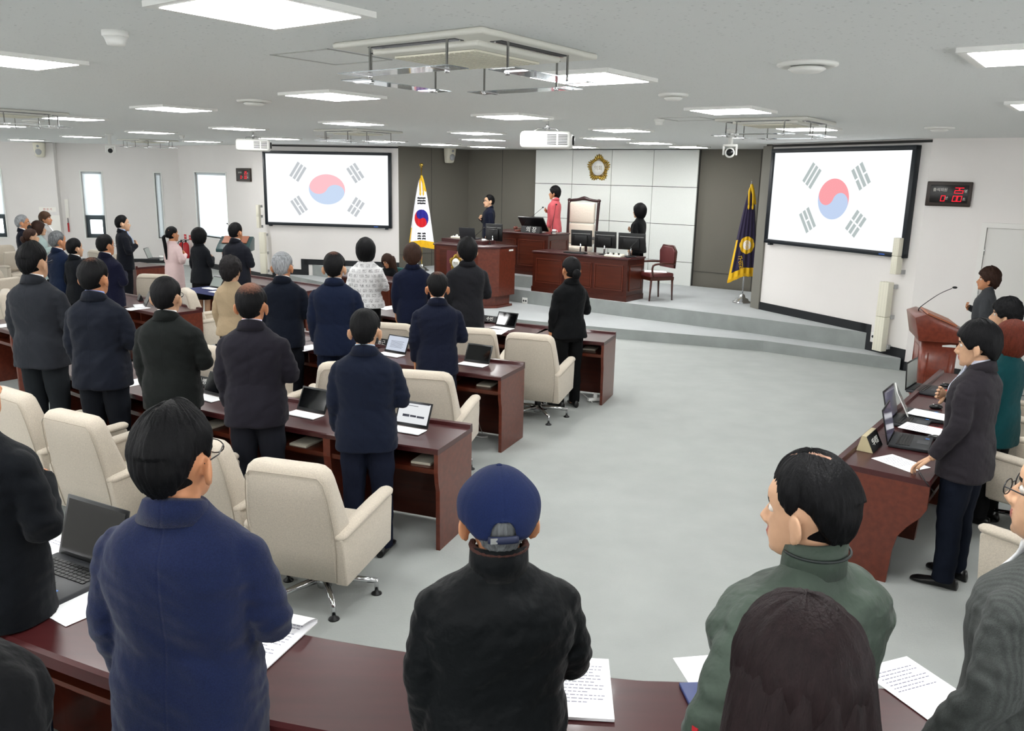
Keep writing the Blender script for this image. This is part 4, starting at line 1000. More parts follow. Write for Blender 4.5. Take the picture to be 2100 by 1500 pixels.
def make_trousers(vox, seated=False, fem=False, flare=0):
    mb = MB(); k = .92 if fem else 1
    if seated:
        mb.loft([(.82, .165, .12), (.90, .175, .13), (1.0, .15, .11)], seg=24)
        for s_ in (-1, 1): mb.tube([(s_*.09, 0, .90), (s_*.10, .25, .92), (s_*.10, .44, .90), (s_*.10, .46, .70), (s_*.10, .46, .50)], [.10, .09, .08, .07, .065], seg=16, sub=3)
    else:
        mb.loft([(.78, .165*k, .115, 0, -.01), (.86, .178*k, .128, 0, -.012), (.93, .172*k, .12, 0, -.005), (1.02, .15*k, .105)], seg=26)
        for s_ in (-1, 1): mb.tube([(s_*.088, -.006, .84), (s_*.093, .0, .65), (s_*.097, .006, .47), (s_*.10, -.008, .25), (s_*.102, -.004, .05)], [.098*k, .092*k, .076*k, .070*k+flare, .068*k+flare], seg=18, sub=3, )
    me = remesh(mb, vox, 3); nrm = [v.normal.copy() for v in me.vertices]
    for v, n in zip(me.vertices, nrm):
        p = v.co; v.co = p+n*noise.noise(Vector((p.x*9, p.y*9, p.z*14)))*.006
    return me
def make_skirt(): 
    mb = MB(); mb.loft([(.50, .185, .13, 0, 0, 2.4), (.7, .19, .14, 0, 0, 2.4), (.86, .185, .135, 0, -.01, 2.4), (.95, .165, .12, 0, 0, 2.4), (1.02, .145, .105, 0, 0, 2.4)], seg=36); return mb.mesh('skirt')
def shoe(s_, y0=0):
    mb = MB(); R = []
    for t, w, h, z in ((-.095, .022, .045, .0), (-.085, .032, .075, 0), (-.05, .036, .085, 0), (0, .038, .075, 0), (.05, .044, .055, 0), (.10, .050, .045, 0), (.145, .044, .038, 0), (.172, .026, .026, 0), (.178, .010, .016, 0)):
        R.append([(s_*.105+s_*t*.18+w*math.cos(2*PI*k/16), t, max(.002, h*.5+h*.5*math.sin(2*PI*k/16))) for k in range(16)])
    mb.rings(R); return mb
def make_hair(style, T, seed=1):
    """closed surface round the skull; sinks inside the skull below the hair line"""
    LOW = {'short': [(0, .46), (35, .50), (55, .30), (72, .02), (84, -.16), (94, .10), (108, .02), (122, -.30), (145, -.62), (180, -.72)],
           'part': [(0, .42), (30, .50), (52, .34), (70, .02), (84, -.10), (94, .12), (108, .02), (122, -.30), (145, -.66), (180, -.76)],
           'bob': [(0, .30), (30, .26), (48, -.10), (62, -.55), (90, -.80), (180, -.86)],
           'pixie': [(0, .25), (35, .22), (58, -.05), (76, -.30), (95, -.20), (120, -.50), (150, -.78), (180, -.82)],
           'full': [(0, .30), (35, .28), (55, .0), (72, -.28), (92, -.12), (118, -.50), (150, -.80), (180, -.86)],
           'tied': [(0, .50), (40, .44), (65, .1), (84, .04), (96, .10), (120, -.30), (150, -.55), (180, -.62)]}
    LOW['long'] = [(0, .30), (30, .26), (44, -.15), (58, -1.3), (180, -1.3)]; base = {'long': 'bob', 'pony': 'tied', 'bun': 'tied', 'curly': 'full'}.get(style, style)
    thick = {'short': .017, 'part': .020, 'bob': .026, 'pixie': .022, 'full': .024, 'long': .026, 'pony': .010, 'bun': .013, 'curly': .034}[style]
    low = LOW['long' if style == 'long' else base]; mb = MB(); na, ne = (150, 90) if style == 'part' else (72, 44); sc = []; c = Vector((0, -.008, ZC+.125)); R = []
    for j in range(ne+1):
        el = -PI/2+PI*j/ne; zn = math.sin(el); ring = []
        for i in range(na):
            az = 2*PI*i/na; dx, dy = math.sin(az), math.cos(az); deg = math.degrees(az); deg = 360-deg if deg > 180 else deg
            zl = interp(deg, low)[0]+.05*noise.noise(Vector((az*4, seed, 0)))*(1 if style in ('short', 'part', 'full', 'curly') else .6)
            rxy = math.cos(el); ez = .099 if zn > 0 else (.135 if base in ('bob',) else .118)
            p = Vector((dx*rxy*.076, dy*rxy*(.092 if dy > 0 else .097), zn*ez))
            m_ = smooth01(zn, zl-.06, zl+.10) if base != 'bob' else smooth01(zn, zl-.03, zl+.05)
            vol = thick*(.65+.5*max(0, zn))*((.22+.78*smooth01(zn, zl, zl+.6)) if style in ('short', 'part') else 1)
            if base == 'bob': vol = thick*(1.0+.25*max(0, -zn)*abs(dx)); 
            if base in ('bob', 'pixie', 'full') and dy < -.2: vol *= 1.15
            vol += thick*.16*noise.noise(Vector((az*9+seed, zn*3, seed)))+(thick*.35*noise.noise(Vector((dx*9, dy*9, zn*9+seed))) if style == 'curly' else 0)
            vol += .0014*math.sin(az*46+5*noise.noise(Vector((az*3, zn*2, seed))))*rxy
            if style == 'part' and zn > .2:   # swept over from a side parting
                sx = dx*rxy+.06; vol += .010*math.exp(-((sx-.16)/.25)**2)-.009*math.exp(-(sx/.05)**2)*smooth01(dy*rxy, -.42, -.2)
            ext = p.normalized()*(vol*m_-.016*(1-m_))
            ring.append(c+p+ext); sc.append((dx*rxy+.22, dy*rxy, zn))
        R.append(ring)
    mb.rings(R, 0, T)
    if style == 'part':
        for j in range(ne):
            for i in range(na):
                q = sc[j*na+i]
                if abs(q[0]-.16+.02*math.sin(q[1]*9)) < .017+.10*max(0, .1-abs(q[1]+.3)) and q[2] > .5 and q[1] > -.42: mb.m[j*na+i] = 1
    if style == 'long':
        Q = []
        for z, rx, ry, cy in ((1.66, .10, .09, -.03), (1.60, .128, .112, -.035), (1.52, .142, .122, -.04), (1.42, .162, .108, -.055), (1.30, .182, .070, -.09), (1.18, .19, .055, -.10), (1.08, .17, .035, -.105), (1.04, .12, .015, -.10)):
            Q.append([(rx*math.cos(2*PI*k/60)*(1+.03*noise.noise(Vector((k*.7, z*4, 2)))), cy+ry*math.sin(2*PI*k/60)*(1+.08*math.sin(k*1.7)), z+.02*noise.noise(Vector((k*.5, 0, z)))) for k in range(60)])
        mb.rings(Q)
    if style == 'pony':
        mb.tube([T @ Vector((0, -.10, ZC+.10)), T @ Vector((0, -.15, ZC+.07)), (0, -.155, 1.42), (0, -.145, 1.28), (.0, -.14, 1.14)], [.018, .030, .032, .028, .010], seg=16, sub=4, round_=True)
    if style == 'bun':
        mb.ell((0, -.125, ZC+.085), (.042, .032, .045), 0, T, seg=20); mb.ell((0, -.115, ZC+.055), (.035, .030, .03), 0, T, seg=16)
    return mb.mesh('hair')
CACHE = {}
def cached(key, fn):
    if key not in CACHE: CACHE[key] = fn()
    return CACHE[key].copy()
PN = [0]
def person(x, y, z0, H, face, label, fem=False, hair='short', hm=None, jacket='3a3d46', jname=None, jm=None, trousers='22242c', hem=.78, poseR='heart', poseL='down', yaw=0, pitch=0, roll=0, bulk=1.0,
           collar='fold', shirt='e8e8ea', tie=None, glasses=False, near=0, skin=None, skirt=False, seated=False, mask=False, shw=1.0, shoes=True, seed=None, group=None, legs=True, eyes=True):
    PN[0] += 1; seed = seed if seed is not None else PN[0]; vox = {0: .011, 1: .008, 2: .006}[near]; s = H/1.735
    T = head_T(yaw, pitch, roll); fm = bool(fem); bvox = {0: .009, 1: .008, 2: .0055}[near]
    me = cached(('body', fm, poseR, poseL, yaw, pitch, roll, bvox, seated, shw), lambda: make_body(fm, poseR, poseL, T, bvox, seated, True, shw))
    hm = hm or HB; skin = skin or (SKIN if PN[0] % 2 else SKIN2)
    root = link('person', me, [skin, LIP, HB]); root.location = (x, y, z0); root.rotation_euler = (0, 0, math.radians(face)); root.scale = (s, s, s)
    tag(root, label, 'person', group)
    jmt = jm or cloth(jname or ('suit_'+jacket), jacket)
    me = cached(('jk', fm, poseR, poseL, vox, hem, bulk, seed if near else seed % 2, shw, collar, seated), lambda: make_jacket('', fm, poseR, poseL, vox, hem, bulk, seed, .0075 if near else .005, shw, seated))
    jacket_collar(me, collar); j = link('jacket', me, [jmt], root)
    if collar in ('fold',) and shirt:
        mb = MB()
        def pt(r, z0_, dz): return lambda a: (r*math.cos(a), -.014+r*.93*math.sin(a), z0_+dz*max(0, -math.sin(a))-.01*max(0, math.sin(a)))
        shell_arc(mb, -262, 82, [pt(.070, 1.44, .01), pt(.0645, 1.492, .016), pt(.060, 1.492, .016), pt(.060, 1.44, .01)])
        Q = []
        for k in range(13):
            t = k/12; z = 1.448-.24*t; w = .045*(1-t)+.004; yy = .058+.085*smooth01(t, 0, .75)+.0*t
            Q.append([(w*math.cos(2*PI*i/12), yy*(.93+.07*bulk)*1.0+.012*math.sin(2*PI*i/12), z) for i in range(12)])
        mb.rings(Q); mb.build('shirt', mat('shirt_'+shirt, shirt, rough=.8, bump=(20, .004)), root)
        if tie:
            mb = MB(); mb.tube([(0, .066, 1.445), (0, .085, 1.41), (0, .13, 1.30), (0, .152, 1.22)], [.016, .012, .022, .024], seg=10, flat=.35); mb.build('tie', mat('tie_'+tie, tie, rough=.5), root)
    if legs:
        tk = mat('trousers_'+trousers, tuple(c*.6 for c in srgb(trousers)), rough=.85, spec=.15, bump=[(9, .012), (300, .001)])
        if skirt: link('skirt', cached(('skirt',), make_skirt), [tk], root)
        else: link('trousers', cached(('tr', vox, seated, fm), lambda: make_trousers(vox, seated, fm)), [tk], root)
        if shoes and not seated:
            for s_ in (-1, 1): shoe(s_).build('shoe', mat('shoe_leather', '0c0c0d', rough=.3), root)
    hr = link('hair', cached(('hair', hair, yaw, pitch, roll, seed % 4), lambda: make_hair(hair, T, seed % 4+1)), [hm, mat('scalp', 'a07a66', rough=.6)], root)
    if eyes:
        for s_ in (-1, 1):
            mb = MB(); mb.ell((s_*.031, .067, ZC+.118), (.0112, .0112, .0112), 0, T, seg=14); mb.ell((s_*.031, .0738, ZC+.118), (.0055, .006, .0055), 1, T, seg=10); mb.build('eye', [mat('eye_white', 'd8d2cc', rough=.2), mat('iris', '1c120e', rough=.15)], root)
    if glasses:
        mb = MB()
        for s_ in (-1, 1):
            mb.tube([(s_*.034+.024*math.cos(a*PI/8), .100, ZC+.116+.017*math.sin(a*PI/8)) for a in range(17)], .0016, seg=6, T=T); mb.tube([(s_*.058, .099, ZC+.122), (s_*.080, .04, ZC+.118), (s_*.080, -.02, ZC+.115)], .0016, seg=6, T=T)
        mb.tube([(-.010, .101, ZC+.119), (.010, .101, ZC+.119)], .0015, seg=6, T=T); mb.build('glasses', M['blackm'], root)
    if mask:
        mb = MB(); mb.ell((0, .068, ZC+.052), (.056, .045, .044), 0, T, seg=20); mb.build('face_mask', mat('mask_black', '17181a', rough=.9), root)
    return root
FLAGP = ab(-13.0, 14.0)
def look(x, y, off=0):
    return math.degrees(math.atan2(FLAGP.y-y, FLAGP.x-x))-90+off
def polar(px, py, R_, th=None):
    """head-top pixel on the sight line -> standing point on the desk-row arc, and the height the sight line gives there"""
    d = ray(px, py); C = ab(*ARC); A = d.x**2+d.y**2; B = -2*(d.x*C.x+d.y*C.y); c = C.x**2+C.y**2-R_*R_
    t = (-B-math.sqrt(B*B-4*A*c))/(2*A); return d.x*t, d.y*t, d.z*t+HC
def P(px, py, label, R_=None, H=None, z0=0, off=0, **k):
    if R_: x, y, z = polar(px, py, R_); H = z-z0
    else: q = on(px, py, z0+H); x, y = q.x, q.y
    return person(x, y, z0, H, look(x, y, off), label, **k)
Q1, Q2, Q3 = 11.88+.17, 9.73+.17, 7.69+.17
# front row
P(748, 632, 'man in navy suit and light blue collar, front desk row, beside the open floor', R_=Q1, jacket='1b2338', shirt='a9bfd6', near=1, bulk=1.06, off=-4, trousers='1a2033')
P(514, 580, 'man with thinning crown in purple-charcoal suit, front desk row', R_=Q1, jacket='2b2933', shirt='d8cfe4', near=1, hm=HBALD, bulk=1.05, trousers='23252e')
P(339, 566, 'man in near-black suit and glasses, front desk row centre', R_=Q1, jacket='202423', near=1, glasses=True, bulk=1.05, trousers='1a1d1f', hair='short')
P(190, 528, 'man with thinning crown in dark navy suit and blue collar, front desk row', R_=Q1, jacket='1e2330', shirt='7f95cc', near=1, hm=HBALD2, bulk=1.05, trousers='1a1e26')
P(65, 497, 'man in dark grey suit and glasses, leftmost of the front desk row', R_=Q1, jacket='31343b', near=1, glasses=True, hair='part', bulk=1.05, trousers='23272b')
# second row
P(897, 557, 'man in dark blue suit with parted hair, second desk row, right end', R_=Q2, jacket='1a2036', near=1, hm=HBALD2, trousers='171b2b')
P(685, 516, 'man in bright navy suit standing left of the woman in a patterned jacket', R_=Q2, jacket='18233e', hm=HBALD2, near=1, trousers='161f36', bulk=1.04)
P(578, 516, 'silver-haired man in dark navy suit, second desk row', R_=Q2, jacket='151c2b', hm=HG, glasses=True, trousers='14171f')
P(473, 528, 'woman in camel jacket with short dark curly hair', R_=Q2, fem=True, hair='curly', jacket='a08d72', collar='round', poseR='down', trousers='2a2a2c', hem=.84, hm=hairm('softblack', '1d1b1c'), off=-6)
# third row
P(1172, 525, 'woman in black peplum suit with hair pinned in a bun', R_=Q3, fem=True, hair='bun', jacket='101215', near=1, collar='fold', shirt=None, trousers='0d0e10', hem=.82, poseR='heart', off=8, shoes=True)
P(958, 487, 'man in dark grey corduroy blazer and jeans in front of the lectern', R_=Q3, jacket='25262b', trousers='34495c', hem=.72, hair='full', shirt=None, off=6)
P(846, 499, 'man in navy suit with brown-black hair, third desk row', R_=Q3, jacket='19213c', hm=HBR, trousers='171c30', hair='full')
def pattern_mat():
    mt = cloth('patterned', 'd9d9da', fold=.006); nt = mt.node_tree; N = nt.nodes; L = nt.links; b = N['Principled BSDF']
    tc = N.new('ShaderNodeTexCoord'); nz = N.new('ShaderNodeTexNoise'); nz.inputs['Scale'].default_value = 38; nz.inputs['Detail'].default_value = 2; nz.inputs['Distortion'].default_value = 2.5
    br = N.new('ShaderNodeTexBrick'); br.inputs['Scale'].default_value = 1; br.inputs['Brick Width'].default_value = .075; br.inputs['Row Height'].default_value = .062; br.inputs['Mortar Size'].default_value = .012; br.inputs['Color1'].default_value = (1, 1, 1, 1); br.inputs['Color2'].default_value = (1, 1, 1, 1); br.inputs['Mortar'].default_value = (0, 0, 0, 1); br.offset = .5
    mp = N.new('ShaderNodeMapping'); mp.inputs['Rotation'].default_value = (PI/2, 0, 0); L.new(tc.outputs['Object'], mp.inputs[0]); L.new(mp.outputs[0], br.inputs['Vector']); L.new(tc.outputs['Object'], nz.inputs['Vector'])
    a = N.new('ShaderNodeMapRange'); a.inputs[1].default_value = .025; a.inputs[2].default_value = .04; m1 = N.new('ShaderNodeMath'); m1.operation = 'SUBTRACT'; m1.inputs[1].default_value = .5; m2 = N.new('ShaderNodeMath'); m2.operation = 'ABSOLUTE'
    L.new(nz.outputs['Fac'], m1.inputs[0]); L.new(m1.outputs[0], m2.inputs[0]); L.new(m2.outputs[0], a.inputs[0])
    mx = N.new('ShaderNodeMath'); mx.operation = 'SUBTRACT'; mx.inputs[0].default_value = 1; L.new(br.outputs['Color'], mx.inputs[1]); ma = N.new('ShaderNodeMath'); ma.operation = 'MAXIMUM'; L.new(a.outputs[0], ma.inputs[0]); L.new(mx.outputs[0], ma.inputs[1])
    c = N.new('ShaderNodeMix'); c.data_type = 'RGBA'; c.inputs['A'].default_value = (*srgb('34343a'), 1); c.inputs['B'].default_value = (*srgb('d9d9da'), 1); L.new(ma.outputs[0], c.inputs['Factor']); L.new(c.outputs['Result'], b.inputs['Base Color']); return mt
P(750, 488, 'woman in white jacket with black line pattern and black bob', R_=Q3, fem=True, hair='bob', jm=pattern_mat(), collar='round', near=1, trousers='101113', hem=.86, bulk=1.12)
# left block
P(215, 480, 'man in dark navy suit and white collar behind the aisle-side left desk', H=1.72, jacket='181a33', trousers='15172a', bulk=1.05, glasses=True)
P(152, 488, 'person with short black hair and black jacket beside the grey-haired man', H=1.62, fem=True, hair='short', jacket='12161d', trousers='101216')
P(117, 473, 'grey-haired man in blue suit, left block', H=1.70, jacket='182744', hm=HDG, trousers='162038')
P(62, 468, 'woman in black with hair tied back, far left block', H=1.60, fem=True, hair='bun', jacket='14151b', trousers='101114', hm=HBR)
P(45, 440, 'silver-haired man with glasses and black face mask, far left', H=1.72, jacket='1a1d2c', hm=HG, glasses=True, mask=True, trousers='16182a')
P(78, 453, 'woman in light mint coat with shoulder-length brown hair, far left', H=1.60, fem=True, hair='bob', jacket='9fb0ae', hm=HBR, hem=.60, trousers='1a1a1c', collar='round')
P(92, 434, 'woman with short brown hair in light grey coat under the red-lettered sign', H=1.66, fem=True, hair='pixie', jacket='a3a3a1', hm=hairm('lightbrown', '4a3628'), hem=.60, trousers='1a1a1c')
P(250, 441, 'man in dark suit and blue shirt standing alone against the window wall', H=1.75, jacket='181b25', shirt='9fb6dc', trousers='14161d', off=-6)
P(352, 463, 'woman in pale pink coat with long black ponytail', H=1.63, fem=True, hair='pony', jacket='d9c0bf', hem=.42, collar='round', trousers='20181a')
P(408, 467, 'woman in black suit with chin-length black bob', H=1.64, fem=True, hair='bob', jacket='1e2127', trousers='101012', skirt=True)
P(483, 456, 'tall man in dark suit in front of the green-topped podium', H=1.78, jacket='23252f', trousers='1a1c24')
# platform
def Pb(px, py, b, z0, label, **k):
    d = ray(px, py); t = b/d.dot(V); x, y, z = d.x*t, d.y*t, d.z*t+HC; return person(x, y, z0, z-z0, look(x, y, k.pop('off', 0)), label, **k)
Pb(1003, 399, 14.9, Z2, 'man with glasses in dark navy jacket standing left of the presiding desk', jacket='151b30', shirt=None, glasses=True, trousers='14182a', off=15)
Pb(1138, 381, 14.9, Z3, 'woman in coral red jacket with short black hair at the presiding chair', fem=True, hair='pixie', jacket='b8545a', collar='fold', shirt='e8e4e0', trousers='cfc6b8')
Pb(1312, 417, 14.35, Z2, 'woman in black with bob hair standing behind the three monitors', fem=True, hair='bob', jacket='0f1113', collar='turtle', trousers='0d0e10')
x_ = on(797, 522, 1.09)
person(x_.x, x_.y, -.40, 1.52, 150, 'seated woman with brown hair in black looking down at the desk below the flag', fem=True, hair='long', hm=HBR, jacket='111216', collar='turtle', seated=True, poseR='write', poseL='write', pitch=28, trousers='101012')
# right side
q = on(2020, 657, 1.76)
rm = person(q.x, q.y, 0, 1.76, look(q.x, q.y, 24), 'man in dark brown-grey tweed blazer with one hand on the right desk', jacket='38343a', hair='full', near=2, poseL='desk', poseR='heart', trousers='151c2b', hem=.74, yaw=8, pitch=10, shirt='b9bccb', tie='a8aeb4', bulk=1.02)
q = on(2078, 657, 1.60); person(q.x, q.y, 0, 1.60, look(q.x, q.y, 14), 'woman with auburn bob in teal top behind the right desk', fem=True, hair='bob', hm=HRED, jacket='155257', trousers='1a1a1c', collar='round', hem=.7)
q = on(2066, 614, 1.62); person(q.x, q.y, 0, 1.62, look(q.x, q.y, 22), 'person with thick black short hair and dark jacket, farther along the right desk', fem=True, hair='curly', jacket='191c22', trousers='17181c', yaw=6)
q = on(2030, 550, 1.62); person(q.x, q.y, 0, 1.62, look(q.x, q.y, 18), 'woman with curly brown hair in grey suit and white turtleneck beside the door', fem=True, hair='curly', hm=HBR, jacket='55585c', trousers='55585c', collar='turtle', poseR='heart', hem=.72)

# ---------------- gallery, nearest people
def G(px, py, H, **k):
    q = on(px, py, GZ+H); return q
def near_person(px, py, H, off, label, **k):
    q = on(px, py, GZ+H); return person(q.x, q.y, GZ, H, look(q.x, q.y, off), label, near=2, **k)
near_person(352, 828, 1.70, -8, 'man in bright blue wool blazer with thick black hair, foreground left', jm=cloth('blue_wool', '202b52', var=.22, fold=.010, sheen=.12), hair='part', hem=.70, bulk=1.06, trousers='1c2238', shirt=None, glasses=True, yaw=-8, skin=SKIN2)
cap = near_person(1025, 962, 1.56, 0, 'man in black jacket and blue baseball cap, foreground centre', jm=cloth('black_shell', '0e1215', rough=.6, fine=False, fold=.02, seam=False), hair='short', hm=HDG, hem=.66, bulk=1.14, trousers='14161a', collar='stand', shw=1.02, pitch=6)
T = head_T(0, 6)
mb = MB(); R = []
for j in range(25):
    el = math.radians(-14+104*j/24); ring = []
    for i in range(96):
        az = 2*PI*i/96; rx, ry, rz = .100, .120, .126; 
        dx, dy = math.sin(az), math.cos(az); z = math.sin(el)*rz; c_ = math.cos(el); seam_ = 1-.012*math.exp(-((((math.degrees(az)+30) % 60)-30)/2.2)**2)
        gap = max(0, 1-((abs(math.degrees(az)-180))/19)**2) if abs(math.degrees(az)-180) < 19 else 0
        zz = z if not (gap > 0 and el < math.radians(8)) else z+.050*math.sqrt(gap)*(1-(el-math.radians(-14))/math.radians(22))
        ring.append((dx*rx*c_*seam_, dy*ry*c_*seam_-.008, ZC+.122+zz+.030*smooth01(abs(dx), .55, 1)*(1-smooth01(el, -.2, .9))))
    R.append(ring)
mb.rings(R, 0, T, cap=False); mb.ell((0, -.008, ZC+.122+.126), (.008, .008, .004), 0, T, seg=14)
cm_ = cloth('cap_blue', '1f2d5a', var=.12, fold=.004, seam=True); co = mb.build('cap', cm_, cap)
sm_ = co.modifiers.new('solid', 'SOLIDIFY'); sm_.thickness = .003
mb = MB(); Q = []
for i in range(13):
    a = math.radians(-60+120*i/12); ex = math.cos(a*1.35)*.07; Q.append([(math.sin(a)*.092, math.cos(a)*.11-.008, ZC+.096), (math.sin(a)*.088, math.cos(a)*(.11)+ex-.008, ZC+.086-.02*abs(math.sin(a))), (math.sin(a)*.088, math.cos(a)*(.11)+ex-.008, ZC+.083-.02*abs(math.sin(a))), (math.sin(a)*.092, math.cos(a)*.11-.008, ZC+.093)])
mb.rings(Q, 0, T); mb.build('visor', cm_, co)
mb = MB(); mb.tube([(math.sin(a)*.098, math.cos(a)*.118-.008, ZC+.095) for a in [math.radians(160+40*i/10) for i in range(11)]], .006, seg=8, T=T, flat=1.6); mb.build('cap_strap', mat('strap_navy', '141c38', rough=.6), co)
mb = MB(); mb.box(-.030, -.014, -.130, -.124, ZC+.088, ZC+.102, T=T); mb.build('buckle', M['chrome'], co)
mb = MB(); mb.tube([(.078*math.cos(math.radians(a)), -.016+.072*math.sin(math.radians(a)), 1.512) for a in range(-200, 25, 15)], .010, seg=8); mb.build('scarf', mat('brown_scarf', '3a1d16', rough=.9, bump=(200, .004)), cap)
gm = cloth('green_shell', '566459', rough=.5, fine=False, fold=.022, var=.10, seam=False)
gp = near_person(1680, 935, 1.64, 24, 'man in grey-green outdoor jacket with parted black hair, foreground right', jm=gm, hair='part', hem=.66, bulk=1.30, collar='stand', poseL='wide', trousers='22262a', yaw=14, pitch=6, roll=0, skin=SKIN, shw=1.13)
mb = MB(); mb.tube([(.092*math.cos(math.radians(a)), -.018+.086*math.sin(math.radians(a)), 1.487) for a in range(-200, -20, 10)], .004, seg=6); mb.build('collar_zip', mat('zip_dark', '1c2322', rough=.5), gp)
mb = MB(); mb.box(-.428, -.395, -.050, -.032, 1.08, 1.13); mb.build('red_sleeve_tag', mat('tag_red', 'b8202a', rough=.6), gp)
mb = MB(); mb.ell((-.335, -.04, 1.22), (.01, .022, .028), seg=14); mb.build('sleeve_patch', mat('patch_black', '14181c', rough=.6), gp)
near_person(1650, 1225, 1.59, -4, 'long-haired woman seen from behind, nearest the camera at the lower right', fem=True, hair='long', hm=HLB, jacket='1a1616', collar='round', trousers='1a1a1c', hem=.8)
def tweed():
    mt = cloth('grey_tweed', '5c605e', var=.16, fold=.008); nt = mt.node_tree; N = nt.nodes; L = nt.links; b = N['Principled BSDF']; src = b.inputs['Base Color'].links[0].from_socket
    tc = N.new('ShaderNodeTexCoord'); wv = N.new('ShaderNodeTexWave'); wv.inputs['Scale'].default_value = 24; wv.inputs['Distortion'].default_value = 0; L.new(tc.outputs['Object'], wv.inputs[0])
    mr = N.new('ShaderNodeMapRange'); mr.inputs[3].default_value = .82; mr.inputs[4].default_value = 1.1; L.new(wv.outputs['Fac'], mr.inputs[0]); vm = N.new('ShaderNodeVectorMath'); vm.operation = 'SCALE'; L.new(src, vm.inputs[0]); L.new(mr.outputs[0], vm.inputs['Scale']); L.new(vm.outputs[0], b.inputs['Base Color']); return mt
near_person(2205, 900, 1.70, 20, 'man in striped grey tweed blazer at the right edge, hand on the rear desk', jm=tweed(), hair='short', hm=HG, hem=.70, bulk=1.1, poseL='desk', poseR='down', glasses=True, trousers='2a2c30', yaw=10)
person(-1.80, 2.66, GZ, 1.72, look(-1.80, 2.66, -16), 'person in black jacket and blue jeans cut by the left edge', jm=cloth('black_knit', '12161c', var=.1, fold=.014, seam=False), hair='short', hem=.76, bulk=1.08, trousers='34506e', shirt=None, near=2)
q = on(-120, 1330, GZ+1.30)
person(q.x, q.y, GZ, 1.62, look(q.x, q.y, -20), 'dark-jacketed shoulder at the lower left corner', jm=cloth('dark_quilt', '17181b', fine=False, fold=.02, seam=False), hair='short', near=1, bulk=1.15, shirt=None, poseR='down', trousers='1a1c20')
# ------------------------------------------------------------------ things on the desks
def scr_mat(k):
    return {'off': M['screenoff'], 'web': emis('screen_white', (.93, .95, .97), .5), 'doc': emis('screen_doc', (.70, .76, .88), .5), 'dim': mat('screen_painted_reflection', '5d5a70', rough=.12, spec=.6), 'grey': mat('screen_painted_grey_reflection', '8d9490', rough=.15, spec=.6)}[k]  # dim and grey displays have a reflection painted into their base colour
def laptop(p, rz, label, kind='laptop', scr='off', W=.36, D=.245, tilt=20, lid='black', group=None, case='darkgrey', z0=None):
    t = empty('laptop' if kind == 'laptop' else 'tablet_computer', p, rz, label, 'laptop' if kind == 'laptop' else 'tablet', group)
    mb = MB(); 
    if kind == 'laptop':
        mb.box(-W/2, W/2, -D/2, D/2, .0, .022, bev=.004); mb.build('laptop_base', M[case], t)
        mb = MB()
        for r in range(5):
            for c in range(13):
                x = -W*.42+c*W*.84/13; y = -.005+r*.019; mb.box(x, x+W*.84/13-.003, y, y+.015, .0225, .0255)
        mb.build('keyboard', M['black'], t)
        mb = MB(); mb.box(-.05, .05, -D*.44, -D*.15, .0225, .0232); mb.build('touchpad', mat('touchpad_grey', '3a3c40', rough=.4), t)
        mb = MB(); mb.box(W*.28, W*.33, -D*.42, -D*.32, .0225, .0232); mb.build('sticker', mat('sticker_blue', '3f7fd0', rough=.4), t)
    else:
        mb.box(-W/2, W/2, -D/2, D*.10, .0, .007, bev=.002); mb.build('keyboard_cover', M['paper'], t)
        mb = MB(); mb.box(-W/2, W/2, -D/2-.002, D*.12, -.001, .001); mb.build('cover_edge', M['black'], t)
    yh = D/2 if kind == 'laptop' else D*.12
    H = D*.98 if kind == 'laptop' else W*.66
    T = Matrix.Translation((0, yh, .012)) @ Matrix.Rotation(math.radians(-tilt), 4, 'X')
    mb = MB(); mb.box(-W/2, W/2, 0, .008, 0, H, 0, T=T, bev=.003); ld = mb.build('lid', M[lid], t)
    b = .014; mb = MB(); mb.box(-W/2+b, W/2-b, -.0012, .0, b*1.6, H-b, 0, T=T); mb.build('display', scr_mat(scr), ld)
    if scr in ('web', 'doc'):
        mb = MB(); rows_ = ((-.38, .10, .80, .82), (-.42, .42, .90, .93), (-.30, -.1, .36, .46), (-.08, .1, .37, .45), (.12, .34, .36, .44)) if scr == 'web' else tuple((-.3, .25+.05*(k % 2), .30+.07*k, .315+.07*k) for k in range(6))
        for a in rows_: mb.box(a[0]*W, a[1]*W, -.0018, -.0013, a[2]*H, a[3]*H, 0, T=T)
        mb.build('display_text', mat('display_dark', '2a2c3c' if scr == 'web' else '8d92a8', rough=.5), ld)
    if kind == 'laptop':
        for s_ in (-1, 1): mb = MB(); mb.lathe([(.006, 0), (.006, .03)], 10, T=Matrix.Translation((s_*W*.38-.015, yh, .015)) @ Matrix.Rotation(PI/2, 4, 'Y')); mb.build('hinge', M['black'], t)
    else:
        mb = MB(); mb.tube([tuple(T @ Vector((0, .008, H*.6))), (0, yh+.10, .002)], .004, seg=6); mb.build('kickstand', M['black'], t)
    return t
def paper(p, rz, label, W=.21, H=.297, lines=12, n=1, curl=0, cat='paper', group=None):
    t = empty('paper_sheet', p, rz, label, cat, group); mb = MB(); R = []
    for k in range(9):
        y = -H/2+H*k/8; z = .0015*n+curl*max(0, (k-5)/3)**2; R.append([(-W/2, y, z), (W/2, y, z), (W/2, y, max(0, z-.0015*n)), (-W/2, y, max(0, z-.0015*n))])
    mb.rings(R, smooth=False); mb.build('sheet', M['paper'], t)
    if lines:
        mb = MB(); random.seed(int(p[0]*100))
        for k in range(lines):
            y = H*.34-k*H*.055; x1 = W*(.36-.25*random.random()*(k % 3 == 2)); x = -W*.38
            while x < x1 and H*.36 > y > -H*.42:
                w_ = .006+.012*random.random(); mb.box(x, x+w_, y, y+.0035, .0015*n, .0015*n+.0004); x += w_+.004
        mb.build('printed_lines', M['ink'], t)
    return t
